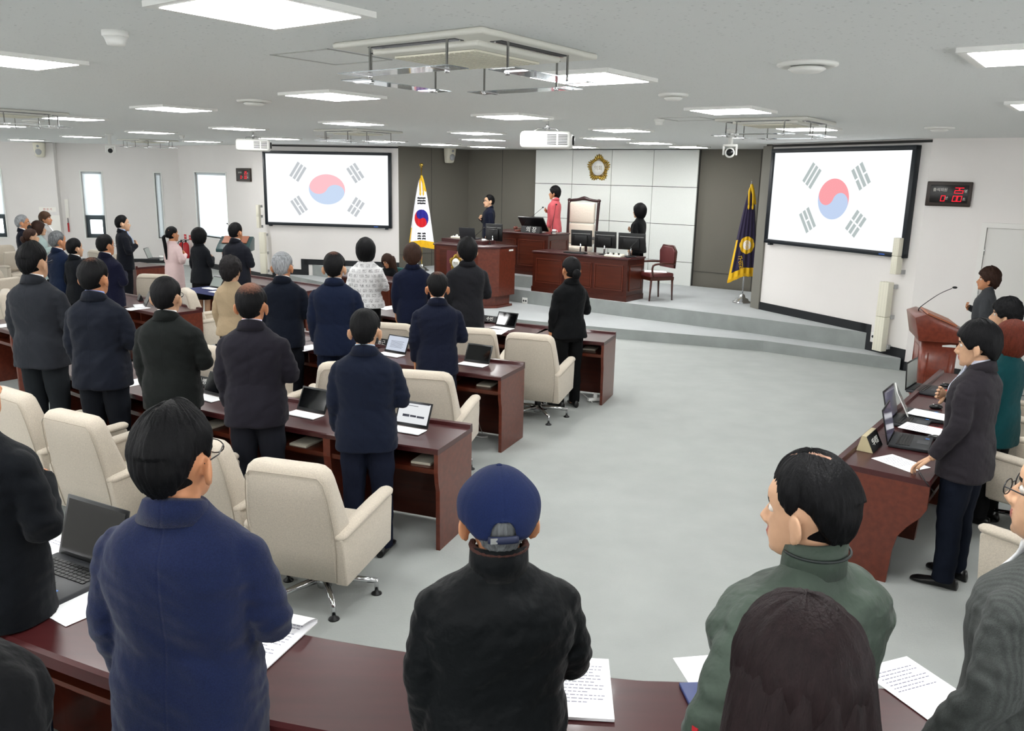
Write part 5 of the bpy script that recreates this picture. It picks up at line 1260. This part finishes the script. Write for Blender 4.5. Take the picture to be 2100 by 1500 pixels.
def nameplate(p, rz, s_, label, W=.24):
    t = empty('name_plate', p, rz, label, 'name plate'); mb = MB(); yz(mb, [(-.035, 0), (.035, 0), (.004, .075), (-.004, .075)], -W/2, W/2); mb.build('plate_body', M['black'], t)
    if s_:
        for sg, rr in ((1, 0),):
            text('lettering', s_, .055, mat('plate_lettering', 'e4e4e0', rough=.5), t, Matrix.Translation((0, -.021, .037)) @ Matrix.Rotation(math.radians(-24.5), 4, 'X') @ FRONT, .0008)
    return t
def arc_yaw(p): a, b = toab(p); return YAW+math.atan2(a-ARC[0], ARC[1]-b)
GT = 'tablets with white keyboard covers on the council desks'
for px, py, sc_, lb, dz in ((838, 880, 'web', 'tablet with lit white screen at the right end of the front desk row', 0), (632, 849, 'off', 'black-screened tablet between the two nearest standing suits on the front row', 0), (433, 815, 'off', 'black-screened tablet behind the man in the purple-charcoal suit', 0),
                        (806, 727, 'doc', 'tablet showing a pale document in the second desk row', 0), (974, 747, 'off', 'black-screened tablet at the right end of the second desk row', 0), (1033, 673, 'off', 'black-screened tablet on the third desk row', 0), (292, 628, 'off', 'tablet on the left block desk beside the dark navy suit', 0)):
    p = on(px, py, .753); laptop(p, arc_yaw(p)+math.radians(-4), lb, 'tablet', sc_, W=.285, D=.21, tilt=26, group=GT)
p = on(275, 785, .751); paper(p, arc_yaw(p), 'white sheet on the front desk left of the near-black suit', lines=0)
p = on(288, 632, .751); paper(p+V*-.06, arc_yaw(p)+.4, 'loose papers before the tablet on the left block desk', lines=4)
p = on(800, 632, .751); paper(p, arc_yaw(p), 'stack of white papers on the third desk row beside the patterned jacket', W=.25, H=.33, n=4, lines=0)
p = on(1018, 681, .751); paper(p, arc_yaw(p)+.2, 'printed sheets in front of the third-row tablet', n=2, lines=6)
p = on(632, 714, .751); paper(p, arc_yaw(p), 'pale green sheet on the second row desk beside the silver-haired man', lines=0)
p = on(10, 668, .751); paper(p, YAW, 'papers on the left edge desk', lines=4)
for px, py, s_, lb in ((785, 709, '동근', 'black name plate with two white characters on the second desk row'), (420, 790, '손병', 'black name plate behind the purple-charcoal suit on the front row'), (1006, 660, '수빈', 'black name plate beside the third-row tablet'), (288, 615, '', 'small black name plate on the left block desk')):
    p = on(px, py, .76); nameplate(p, arc_yaw(p), s_, lb, .19)
# under-desk clutter: paper pads on the shelves
for i, (px, py, lb) in enumerate(((875, 940, 'paper pad on the shelf under the right end of the front desk'), (628, 905, 'paper pad on the shelf under the middle of the front desk'), (1000, 786, 'paper pad on the shelf under the right end of the second desk'), (1212, 713, 'paper pad on the shelf under the right end of the third desk'), (440, 868, 'paper pad on the shelf under the left part of the front desk'))):
    p = on(px, py, .61); q = toab(p); d_ = math.hypot(q[0]-ARC[0], ARC[1]-q[1]); p.z = .594
    mb = MB(); mb.box(-.075, .075, -.10, .10, 0, .018, bev=.002); tag(mb.build('paper_pad', mat('pad_paper', 'cfc9b8', rough=.8), loc=p, rz=arc_yaw(p)), lb, 'paper pad')
# right-hand desk
RY = YAW+PI/2; GLp = 'laptops on the right-hand desk'
def onr(px, py, z=.752): return on(px, py, z)
laptop(onr(1868, 910), RY+.10, 'nearest open laptop on the right desk, purple reflection painted into its screen colour', scr='dim', W=.36, D=.26, tilt=14, group=GLp)
laptop(onr(1868, 868), RY+.02, 'second laptop on the right desk, partly under a printed sheet', scr='dim', W=.36, D=.26, tilt=14, group=GLp)
laptop(onr(1896, 855, .753), RY+.25, 'laptop with pale grey screen and a white sheet on its keys, right desk', scr='grey', W=.34, D=.24, tilt=28, lid='white', group=GLp)
laptop(onr(1900, 802), RY-.05, 'farthest laptop on the right desk beside the small podium', scr='grey', W=.36, D=.26, tilt=4, group=GLp)
paper(onr(1847, 950), RY-.45, 'printed sheet at the near end of the right desk', lines=10); paper(onr(1893, 880, .78), RY-.1, 'printed sheet lying on the second laptop, right desk', lines=9); paper(onr(1907, 851, .785), RY-.1, 'blank white sheet on the pale-screened laptop', lines=0)
t = empty('name_plate', onr(1783, 918), RY, 'black name plate with white characters at the near corner of the right desk', 'name plate')
mb = MB(); yz(mb, [(-.055, 0), (.055, 0), (.03, .11), (.0, .11)], -.13, .13); mb.build('plate_body', mat('plate_beige', 'b5a988', rough=.5), t); mb = MB(); yz(mb, [(-.058, .002), (-.056, .002), (-.001, .108), (-.003, .108)], -.125, .125); mb.build('plate_face', M['black'], t)
text('lettering', '의사팀', .055, mat('plate_lettering', 'e4e4e0', rough=.5), t, Matrix.Translation((0, -.033, .055)) @ Matrix.Rotation(math.radians(-27), 4, 'X') @ FRONT, .0008)
def mouse(px, py, label):
    t = empty('computer_mouse', onr(px, py), RY+.5, label, 'mouse'); mb = MB(); mb.ell((0, 0, .014), (.032, .055, .022), seg=18); mb.build('mouse_shell', M['black'], t)
    mb = MB(); mb.ell((0, .02, .034), (.003, .01, .004), seg=8); mb.build('scroll_wheel', M['chrome'], t)
mouse(1916, 902, 'black mouse beside the nearest laptop on the right desk'); mouse(1919, 838, 'black mouse on the middle of the right desk'); mouse(1940, 794, 'black mouse beside the farthest laptop on the right desk')
mb = MB(); mb.box(-.09, .09, -.12, .12, 0, .015, bev=.003); tag(mb.build('folder', mat('folder_red', 'c23a26', rough=.5), loc=onr(1947, 808), rz=RY), 'red folder beside the farthest laptop on the right desk', 'folder')
mb = MB(); mb.box(-.10, .10, -.13, .13, 0, .01, bev=.002); tag(mb.build('folder', mat('folder_dark_red', '8a1f22', rough=.5), loc=onr(1925, 886), rz=RY), 'dark red folder under the papers, right desk', 'folder')
def cord(pts, label, mt, r=.004, nm='cable'):
    mb = MB(); mb.tube(pts, r, seg=6, sub=5); tag(mb.build(nm, mt), label, 'cable')
cord([on(1885, 968, .757), on(1896, 985, .757), on(1905, 998, .72), on(1903, 1010, .6)+Vector((.03, -.02, 0)), on(1902, 1030, .4)], 'black cable hanging over the near end of the right desk', M['black'])
cord([on(1903, 880, .757), on(1925, 872, .757), on(1900, 893, .757), on(1880, 888, .757), on(1905, 898, .757)], 'coiled mouse cable between two laptops on the right desk', M['black'], .003)
cord([on(1845, 745, .012), on(1830, 720, .18)+Vector((0, .0, .01)), on(1800, 718, .19)], 'black cable on the low step by the column loudspeaker', M['black'], .006)
cord([on(1920, 783, .012), on(1990, 797, .012), on(2100, 812, .012), on(2160, 815, .012)], 'thin cable across the floor by the door', mat('cable_grey', '6a6a68', rough=.6), .008)
# gallery desk papers and laptop
def og(px, py, z=0): return on(px, py, TZ+z)
laptop(og(120, 1190, .002), math.radians(-27), 'dark open laptop on the rear desk beside the man in the bright blue jacket', scr='off', W=.36, D=.25, tilt=16)
paper(og(185, 1232, .002), math.radians(-33), 'white sheet partly under the dark laptop, rear desk', lines=0)
paper(og(80, 1135, .002), math.radians(-30), 'sheet with a small stamp left of the dark laptop', lines=2)
paper(og(535, 1312, .003), math.radians(-18), 'printed pages with a folded-over cover beside the bright blue jacket', lines=12, n=3, W=.24, H=.32)
mb = MB(); R = []
for k in range(9):
    a = PI*k/8*.9; R.append([(-.12, .155-.0+.03*math.sin(a)*1.0-.10*(k/8)**1.5, .006+.018*(1-math.cos(a))/1), (.12, .155+.03*math.sin(a)-.10*(k/8)**1.5, .006+.018*(1-math.cos(a)))])
mb.rings(R, closed=False, cap=False); o = mb.build('folded_page', M['paper'], None); o.parent = bpy.data.objects[[x.name for x in bpy.data.objects if x.name.startswith('paper_sheet')][-1]]
sm_ = o.modifiers.new('s', 'SOLIDIFY'); sm_.thickness = .001
paper(og(1180, 1412, .003), math.radians(-3), 'thick stapled printout at the elbow of the man in the blue cap', lines=12, n=6, W=.22, H=.31)
paper(og(1480, 1400, .003), math.radians(10), 'white sheets beside the left sleeve of the green jacket', lines=0); 
mb = MB(); mb.box(-.055, .055, -.09, .09, 0, .012, bev=.003); tag(mb.build('booklet', mat('booklet_navy', '1d2f66', rough=.4), loc=og(1446, 1442, .001), rz=.1), 'navy booklet under white sheets beside the green jacket', 'book')
paper(og(1885, 1412, .003), math.radians(22), 'printed sheet beside the grey tweed sleeve', lines=7)
cord([og(232, 1280, -.01), og(222, 1292, -.05), og(218, 1318, -.12), og(232, 1345, -.16)], 'white charging cable looping off the rear desk edge', M['white'], .005)
# ------------------------------------------------------------------ things on the platform desks
def monitor(p, rz, label, W=.52, H=.31, tilt=0, back=True, base=True):
    t = empty('monitor', p, rz, label, 'monitor'); h0 = .12
    T = Matrix.Translation((0, 0, h0)) @ Matrix.Rotation(math.radians(tilt), 4, 'X')
    mb = MB(); mb.box(-W/2, W/2, -.012, .012, 0, H, 0, T=T, bev=.006); mb.box(-W*.3, W*.3, -.045, -.01, H*.1, H*.7, 0, T=T, bev=.012); mb.build('monitor_case', M['black'], t)
    mb = MB(); mb.box(-W/2+.012, W/2-.012, .012, .0135, .02, H-.012, 0, T=T); mb.build('monitor_display', M['screenoff'], t)
    mb = MB(); mb.tube([(0, -.03, h0+H*.3), (0, -.05, .02)], .016, seg=10); mb.build('monitor_neck', M['chrome'], t)
    mb = MB(); mb.lathe([(.001, 0), (.11, 0), (.10, .012), (.02, .018)], 28, T=Matrix.Translation((0, -.03, 0))); mb.build('monitor_base', M['black'], t)
    mb = MB(); mb.box(-W/2+.03, W/2-.03, -.0135, -.012, H*.78, H*.79, 0, T=T); mb.build('light_strip', M['white'], t)
    return t
ZCD = Z2+.77
def at_b(px, py, b, z): d = ray(px, py); t = b/d.dot(V); return Vector((d.x*t, d.y*t, z))
for px, lb in ((1192, 'left one of the three monitors on the lower platform desk'), (1241, 'middle one of the three monitors on the lower platform desk'), (1295, 'right one of the three monitors on the lower platform desk')):
    monitor(at_b(px, 520, 13.45, ZCD), YAW+.12, lb, W=.43 if px < 1290 else .52, H=.30, tilt=4)
def keyb(p, rz, label):
    t = empty('keyboard', p, rz, label, 'keyboard'); mb = MB(); mb.box(-.22, .22, -.07, .07, 0, .02, bev=.005); mb.build('keyboard_case', M['black'], t)
    mb = MB(); [mb.box(-.2+c*.029, -.2+c*.029+.024, -.055+r*.023, -.055+r*.023+.019, .02, .024) for r in range(5) for c in range(14)]; mb.build('keys', M['darkgrey'], t)
keyb(at_b(1180, 520, 13.2, ZCD), YAW+.1, 'black keyboard at the left end of the lower platform desk')
def mixer(p, rz, label):
    t = empty('control_console', p, rz, label, 'console'); mb = MB(); yz(mb, [(-.08, 0), (.08, 0), (.08, .05), (-.08, .025)], -.17, .17, bev=.004); mb.build('console_case', M['cream'], t)
    for k in range(5): mb = MB(); mb.lathe([(.001, .07), (.014, .068), (.016, .035)], 12, T=Matrix.Translation((-.13+k*.055, 0, 0))); mb.build('knob', M['white'] if k % 2 else M['blackm'], t)
mixer(at_b(1260, 520, 13.2, ZCD), YAW, 'small cream control console with knobs on the lower platform desk'); mixer(at_b(943, 494, 12.5, Z1+1.20), YAW, 'small control console on the left of the tall lectern')
def handset(p, label):
    t = empty('microphone_stand', p, YAW, label, 'microphone'); mb = MB(); mb.box(-.03, .03, -.05, .05, 0, .02, bev=.004); mb.build('mic_base', M['black'], t); mb = MB(); mb.tube([(0, 0, .02), (0, 0, .10), (.03, .05, .22), (.10, .1, .30)], .006, sub=4, seg=8); mb.build('mic_stem', M['blackm'], t); mb = MB(); mb.ell((.11, .108, .315), (.014, .014, .02), seg=10); mb.build('mic_head', M['black'], t)
handset(at_b(1290, 520, 13.2, ZCD), 'short black microphone at the right end of the lower platform desk')
ZP = Z3+.83
def goose(p, rz, label, L=.5, lean=.25):
    t = empty('gooseneck_microphone', p, rz, label, 'microphone'); mb = MB(); mb.lathe([(.001, 0), (.03, 0), (.028, .02), (.012, .03)], 16); mb.build('mic_base', M['black'], t)
    mb = MB(); mb.tube([(0, 0, .02), (0, 0, L*.3), (lean*.5, 0, L*.62), (lean, 0, L*.9)], [.008, .006, .004, .004], sub=5, seg=8); mb.build('mic_stem', M['blackm'], t); mb = MB(); mb.ell((lean+.012, 0, L*.92), (.022, .014, .016), seg=12); mb.build('mic_head', M['black'], t)
goose(at_b(1076, 470, 13.8, ZP), YAW, 'left gooseneck microphone on the presiding desk, leaning right', .55, .42); goose(at_b(1133, 476, 13.9, ZP), YAW, 'right gooseneck microphone in front of the coral jacket', .62, .06)
t = empty('tilted_monitor', at_b(1100, 470, 14.0, ZP), YAW+.05, 'black monitor tilted back on the presiding desk', 'monitor')
T = Matrix.Translation((0, 0, .03)) @ Matrix.Rotation(math.radians(40), 4, 'X'); mb = MB(); mb.box(-.30, .30, -.02, .01, 0, .36, 0, T=T, bev=.008); mb.build('monitor_case', M['black'], t); mb = MB(); mb.box(-.28, .28, .01, .0115, .02, .34, 0, T=T); mb.build('monitor_display', M['screenoff'], t); mb = MB(); mb.box(-.1, .1, -.12, .08, 0, .03, bev=.006); mb.build('monitor_stand', M['black'], t)
t = empty('name_block', at_b(1089, 470, 13.72, ZP), YAW, 'black name block with large white characters on the presiding desk', 'name plate')
mb = MB(); yz(mb, [(-.05, 0), (.05, 0), (.02, .13), (-.02, .13)], -.22, .24); mb.build('block_body', M['black'], t); text('lettering', '의 장', .12, mat('plate_lettering', 'e4e4e0', rough=.5), t, Matrix.Translation((.03, -.038, .062)) @ Matrix.Rotation(math.radians(-13), 4, 'X') @ FRONT, .001)
t = empty('gavel', at_b(1062, 470, 13.85, ZP), YAW+.3, 'wooden gavel on its block at the left of the presiding desk', 'gavel')
mb = MB(); mb.lathe([(.001, 0), (.07, 0), (.07, .025), (.05, .035)], 24); mb.build('sounding_block', M['cherry'], t)
mb = MB(); mb.lathe([(.001, -.06), (.028, -.06), (.03, -.04), (.022, -.02), (.022, .02), (.03, .04), (.028, .06), (.001, .06)], 18, T=Matrix.Translation((-.05, 0, .07)) @ Matrix.Rotation(PI/2, 4, 'X')); mb.tube([(-.05, 0, .07), (.18, 0, .06)], .009, seg=8); mb.build('gavel_head', M['cherry'], t)
def mug(p, label):
    t = empty('mug', p, 0, label, 'mug'); mb = MB(); mb.lathe([(.001, 0), (.034, 0), (.038, .09), (.034, .09), (.031, .006), (.001, .006)], 24); mb.build('cup', M['white'], t)
    mb = MB(); mb.tube([(.036, 0, .075), (.06, 0, .07), (.062, 0, .03), (.036, 0, .02)], .005, sub=4, seg=8); mb.build('handle', M['white'], t)
    mb = MB(); [mb.lathe([(.0365+.002*(k % 2), .03+.02*k), (.0375+.002*(k % 2), .042+.02*k)], 24) for k in range(2)]; mb.build('printed_band', mat('print_dark', '2c2c34', rough=.5), t)
mug(at_b(1136, 484, 13.8, ZP), 'white printed mug at the right of the presiding desk'); mug(at_b(992, 500, 12.45, Z1+1.135), 'white printed mug on the tall lectern')
goose(at_b(972, 500, 12.5, Z1+1.135), YAW, 'left short gooseneck microphone on the tall lectern', .32, .24); goose(at_b(1004, 505, 12.4, Z1+1.135), YAW, 'right short gooseneck microphone on the tall lectern', .34, .14)
laptop(at_b(965, 500, 12.5, Z1+1.20), YAW+.2, 'grey laptop lid seen from behind on the tall lectern', scr='grey', W=.34, D=.22, tilt=-6+20, lid='darkgrey').rotation_euler.z += PI
monitor(at_b(1013, 490, 13.3, Z2+.75), YAW, 'dark monitor between the tall lectern and the presiding desk', W=.42, H=.34)
panel_desk('side_desk', .8, .5, .75, 1, 'narrow dark desk behind the tall lectern under a dark monitor', ab(-11.75, 13.02, Z2), YAW, False)
# presiding chair
p = at_b(1186, 440, 15.0, Z3); t = empty('presiding_chair', p, YAW+math.radians(8), 'tall cream leather presiding chair with carved dark wooden frame', 'chair')
cl = mat('cream_leather', 'd6cbbd', rough=.45, bump=(30, .004)); dw = mat('carved_dark_wood', '2a1012', rough=.3)
for z0, z1 in ((.55, .98), (.99, 1.42)): mb = MB(); mb.box(-.29, .29, .16, .25, z0, z1, bev=.035); mb.build('back_cushion', cl, t)
mb = MB(); mb.box(-.29, .29, -.36, .2, .40, .54, bev=.045); mb.build('seat_cushion', cl, t)
for s_ in (-1, 1):
    mb = MB(); mb.tube([(s_*.34, .20, .0), (s_*.33, .20, .5), (s_*.335, .23, 1.0), (s_*.34, .27, 1.46)], [.03, .028, .028, .034], seg=12, sub=4); mb.ell((s_*.34, .27, 1.46), (.045, .04, .035)); mb.build('back_post', dw, t)
    mb = MB(); mb.tube([(s_*.34, .2, .68), (s_*.35, -.1, .70), (s_*.36, -.34, .67), (s_*.36, -.35, .40)], [.028, .034, .036, .026], seg=10, sub=4); mb.build('armrest', dw, t)
    mb = MB(); mb.tube([(s_*.30, -.30, .42), (s_*.32, -.34, .2), (s_*.31, -.33, .0)], [.035, .028, .022], seg=10, sub=3); mb.build('leg', dw, t)
mb = MB(); mb.tube([(-.34, .27, 1.45), (-.15, .27, 1.47), (0, .27, 1.50), (.15, .27, 1.47), (.34, .27, 1.45)], [.028, .03, .045, .03, .028], seg=12, sub=4); mb.build('carved_crest', dw, t)
# clerk chair
p = at_b(1345, 540, 13.75, Z2); t = empty('wooden_armchair', (p.x, p.y, Z2), YAW+math.radians(150), 'dark red leather armchair with wooden frame beside the lower platform desk', 'chair')
lm_ = mat('oxblood_leather', '5a2a2a', rough=.4, bump=(60, .003))
mb = MB(); mb.prism([(-.22, .50), (.22, .50), (.24, .80), (.16, .88), (-.16, .88), (-.24, .80)], -.02, .02, T=Matrix.Translation((0, -.24, .08)) @ Matrix.Rotation(PI/2, 4, 'X'), bev=.012); mb.build('backrest', lm_, t)
mb = MB(); mb.tube([(-.22, -.26, .58), (-.25, -.26, .88), (-.17, -.26, .97), (.17, -.26, .97), (.25, -.26, .88), (.22, -.26, .58)], .018, seg=8); mb.build('back_frame', M['wood'], t)
mb = MB(); mb.box(-.25, .25, -.24, .26, .42, .50, bev=.03); mb.build('seat', lm_, t)
mb = MB(); mb.box(-.25, .25, -.24, .25, .37, .43); mb.build('seat_rail', M['wood'], t)
for sx in (-1, 1):
    for sy in (-1, 1): mb = MB(); mb.tube([(sx*.225, sy*.22, .42), (sx*.225, sy*.24, 0)], [.022, .014], seg=8); mb.build('leg', M['wood'], t)
    mb = MB(); mb.tube([(sx*.24, -.25, .66), (sx*.26, 0, .67), (sx*.26, .22, .64), (sx*.24, .2, .44)], [.016, .02, .02, .016], seg=8, sub=4); mb.build('armrest', M['wood'], t)
mb = MB(); mb.box(-.2, .2, -.14, .14, 0, .012, bev=.003); tag(mb.build('magazine', M['paper'], loc=(p.x, p.y, Z2+.50), rz=YAW+.5), 'white papers lying on the seat of the dark red armchair', 'paper')
# socket plates
def plate(p, rz, label): 
    t = empty('socket_plate', p, rz, label, 'power socket'); mb = MB(); mb.box(-.06, .06, -.008, 0, -.06, .06, bev=.003); mb.build('cover_plate', M['white'], t); mb = MB(); mb.lathe([(.001, .002), (.018, .002), (.02, 0)], 16, T=Matrix.Translation((-.025, -.008, 0)) @ FRONT); mb.lathe([(.001, .002), (.018, .002), (.02, 0)], 16, T=Matrix.Translation((.027, -.008, 0)) @ FRONT); mb.build('socket', M['darkgrey'], t)
s_, z = wall_hit(1077, 617, ab(-12, 12.98), ab(-7.1, 12.95)); plate(ab(-12+s_, 12.955, z), YAW, 'white socket plate on the platform riser')
s_, z = wall_hit(1793, 691, R0, R1); e_ = (R1-R0).normalized(); q = R0+e_*s_; plate((q.x, q.y, z), frame_at(R0, R1), 'white wall socket beside the column loudspeaker')
# power strip under the third desk
p = on(1222, 822, .02); t = empty('power_strip', p, YAW+.9, 'white power strip on the floor under the third row desk', 'power strip'); mb = MB(); mb.box(-.10, .10, -.025, .025, 0, .035, bev=.006); mb.build('strip_body', M['white'], t); mb = MB(); mb.box(-.03, .01, -.02, .02, .035, .09, bev=.004); mb.build('plug', M['white'], t)
cord([on(1215, 826, .02), on(1195, 808, .02), on(1180, 804, .02)], 'white cable running to the power strip', M['white'], .005)
cord([on(1000, 896, .01), on(985, 897, .01), on(968, 890, .01), on(963, 880, .02)], 'white cable on the floor under the second row desk', M['white'], .006)
p = on(978, 790, .55); cord([p, p+Vector((.01, 0, -.15)), p+Vector((.03, 0, -.25)), p+Vector((.02, .02, -.38)), p+Vector((.06, .02, -.5))], 'thin cable dangling under the second row desk', mat('cable_pale', '8a8884', rough=.6), .003)
# ------------------------------------------------------------------ far left wall details
def sign(P0, P1, px, py, W, H, s, label, col='f2efe8', tc='b81e1e', off=.004, rot=0):
    a, z = wall_hit(px, py, P0, P1); e = (P1-P0).normalized(); n = Vector((e.y, -e.x, 0)); c = P0+e*a+n*off
    t = empty('sign', (c.x, c.y, z), frame_at(P0, P1), label, 'sign'); mb = MB(); mb.box(-W/2, W/2, -.004, 0, -H/2, H/2); mb.build('sign_board', mat('sign_'+col, col, rough=.5), t)
    if s: text('lettering', s, H*.55, mat('ink_'+tc, tc, rough=.5), t, Matrix.Translation((0, -.005, 0)) @ FRONT, .0008)
    return t
sign(LW2, LC, 104, 429, .42, .12, '완 강 기', 'white sign with red characters on the column by the windows', off=.225)
sign(LW2, LC, 114, 462, .40, .55, '', 'blank white notice on the column under the red-lettered sign', off=.225)
t = sign(LW2, LC, 138, 428, .09, .5, '', 'narrow white wall bracket with a red tab beside the column', off=.03); mb = MB(); mb.box(-.02, .02, -.02, -.004, -.62, -.38); mb.build('red_tab', mat('tab_red', 'b02a2a', rough=.5), t); mb = MB(); mb.tube([(0, -.01, -.25), (0, -.01, -.4)], .008); mb.build('strap', M['darkgrey'], t)
for k, (px, py, lb) in enumerate(((381, 492, 'left red and white fire notice'), (391, 494, 'right red and white fire notice beside it'))): 
    t = sign(LC, S0, px, py, .15, .30, '', lb, col='ece4e0'); mb = MB(); mb.box(-.075, .075, -.006, -.004, .02, .15); mb.build('red_band', mat('sign_red', 'c8202a', rough=.5), t); text('lettering', '소화기', .042, M['white'], t, Matrix.Translation((0, -.0065, .085)) @ FRONT, .0008)
for px, lb in ((383, 'left red fire extinguisher by the back wall'), (392, 'right red fire extinguisher by the back wall')):
    a, z = wall_hit(px, 508, LC, S0); e = (S0-LC).normalized(); n = Vector((e.y, -e.x, 0)); c = LC+e*a+n*.14; t = empty('fire_extinguisher', (c.x, c.y, z-.28), 0, lb, 'fire extinguisher')
    mb = MB(); mb.lathe([(.001, 0), (.08, 0), (.082, .02), (.082, .34), (.06, .40), (.025, .43)], 22); mb.build('cylinder', mat('extinguisher_red', 'b3121c', rough=.3), t)
    mb = MB(); mb.box(-.02, .02, -.02, .02, .43, .50); mb.tube([(0, 0, .48), (.10, 0, .50)], .01); mb.build('valve', M['blackm'], t); mb = MB(); mb.tube([(0, 0, .46), (-.09, 0, .42), (-.10, 0, .2)], .01, sub=4); mb.build('hose', M['black'], t)
    mb = MB(); mb.box(-.10, .10, -.10, .12, -(z-.28), 0, bev=.01); mb.build('extinguisher_stand', M['white'], t)
laptop(on(322, 532, .753), YAW+PI*.75, 'open laptop on the small desk by the far left windows', scr='grey', W=.34, D=.24, tilt=20)
mug(on(331, 534, .753), 'white mug beside the far left laptop')
mb = MB(); mb.box(-.55, .55, -.3, .3, 0, .006); tag(mb.build('table_cover', mat('cover_navy', '1a2350', rough=.9), loc=on(440, 598, .753), rz=YAW), 'dark blue cloth on the desk behind the black-haired woman', 'cloth')
laptop(on(437, 592, .762), YAW, 'grey tablet on the dark blue cloth', 'tablet', 'grey', W=.285, D=.21, tilt=30); paper(on(452, 598, .762), YAW, 'white papers on the dark blue cloth', lines=0)

t = empty('stacking_chair', (-1.10, 2.02, GZ), math.radians(-24), 'teal padded chair back peeking above the lower left corner', 'chair')
tl = mat('teal_fabric', '2f5f5c', rough=.9, bump=(300, .002))
mb = MB(); mb.box(-.22, .22, -.24, -.19, .48, .83, bev=.022); mb.build('backrest', tl, t)
mb = MB(); mb.box(-.23, .23, -.20, .24, .42, .48, bev=.025); mb.build('seat', tl, t)
for sx in (-1, 1):
    mb = MB(); mb.tube([(sx*.235, -.24, .78), (sx*.235, -.20, .42), (sx*.235, -.26, 0)], .011, seg=8); mb.build('rear_leg', M['chrome'], t)
    mb = MB(); mb.tube([(sx*.235, .20, .43), (sx*.235, .24, 0)], .011, seg=8); mb.build('front_leg', M['chrome'], t)

q_ = on(797, 522, 1.09); dup(t, (q_.x, q_.y+.02, 0), math.radians(150), 'teal padded chair under the seated writing woman')
# ------------------------------------------------------------------ light
w = bpy.data.worlds.new('World'); scene.world = w; w.use_nodes = True
w.node_tree.nodes['Background'].inputs[0].default_value = (.97, .99, 1, 1); w.node_tree.nodes['Background'].inputs[1].default_value = 4.2
scene.view_settings.view_transform = 'Standard'; scene.view_settings.look = 'None'
scene.view_settings.gamma = 1; scene.view_settings.use_curve_mapping = False
scene.view_settings.exposure = 0.80
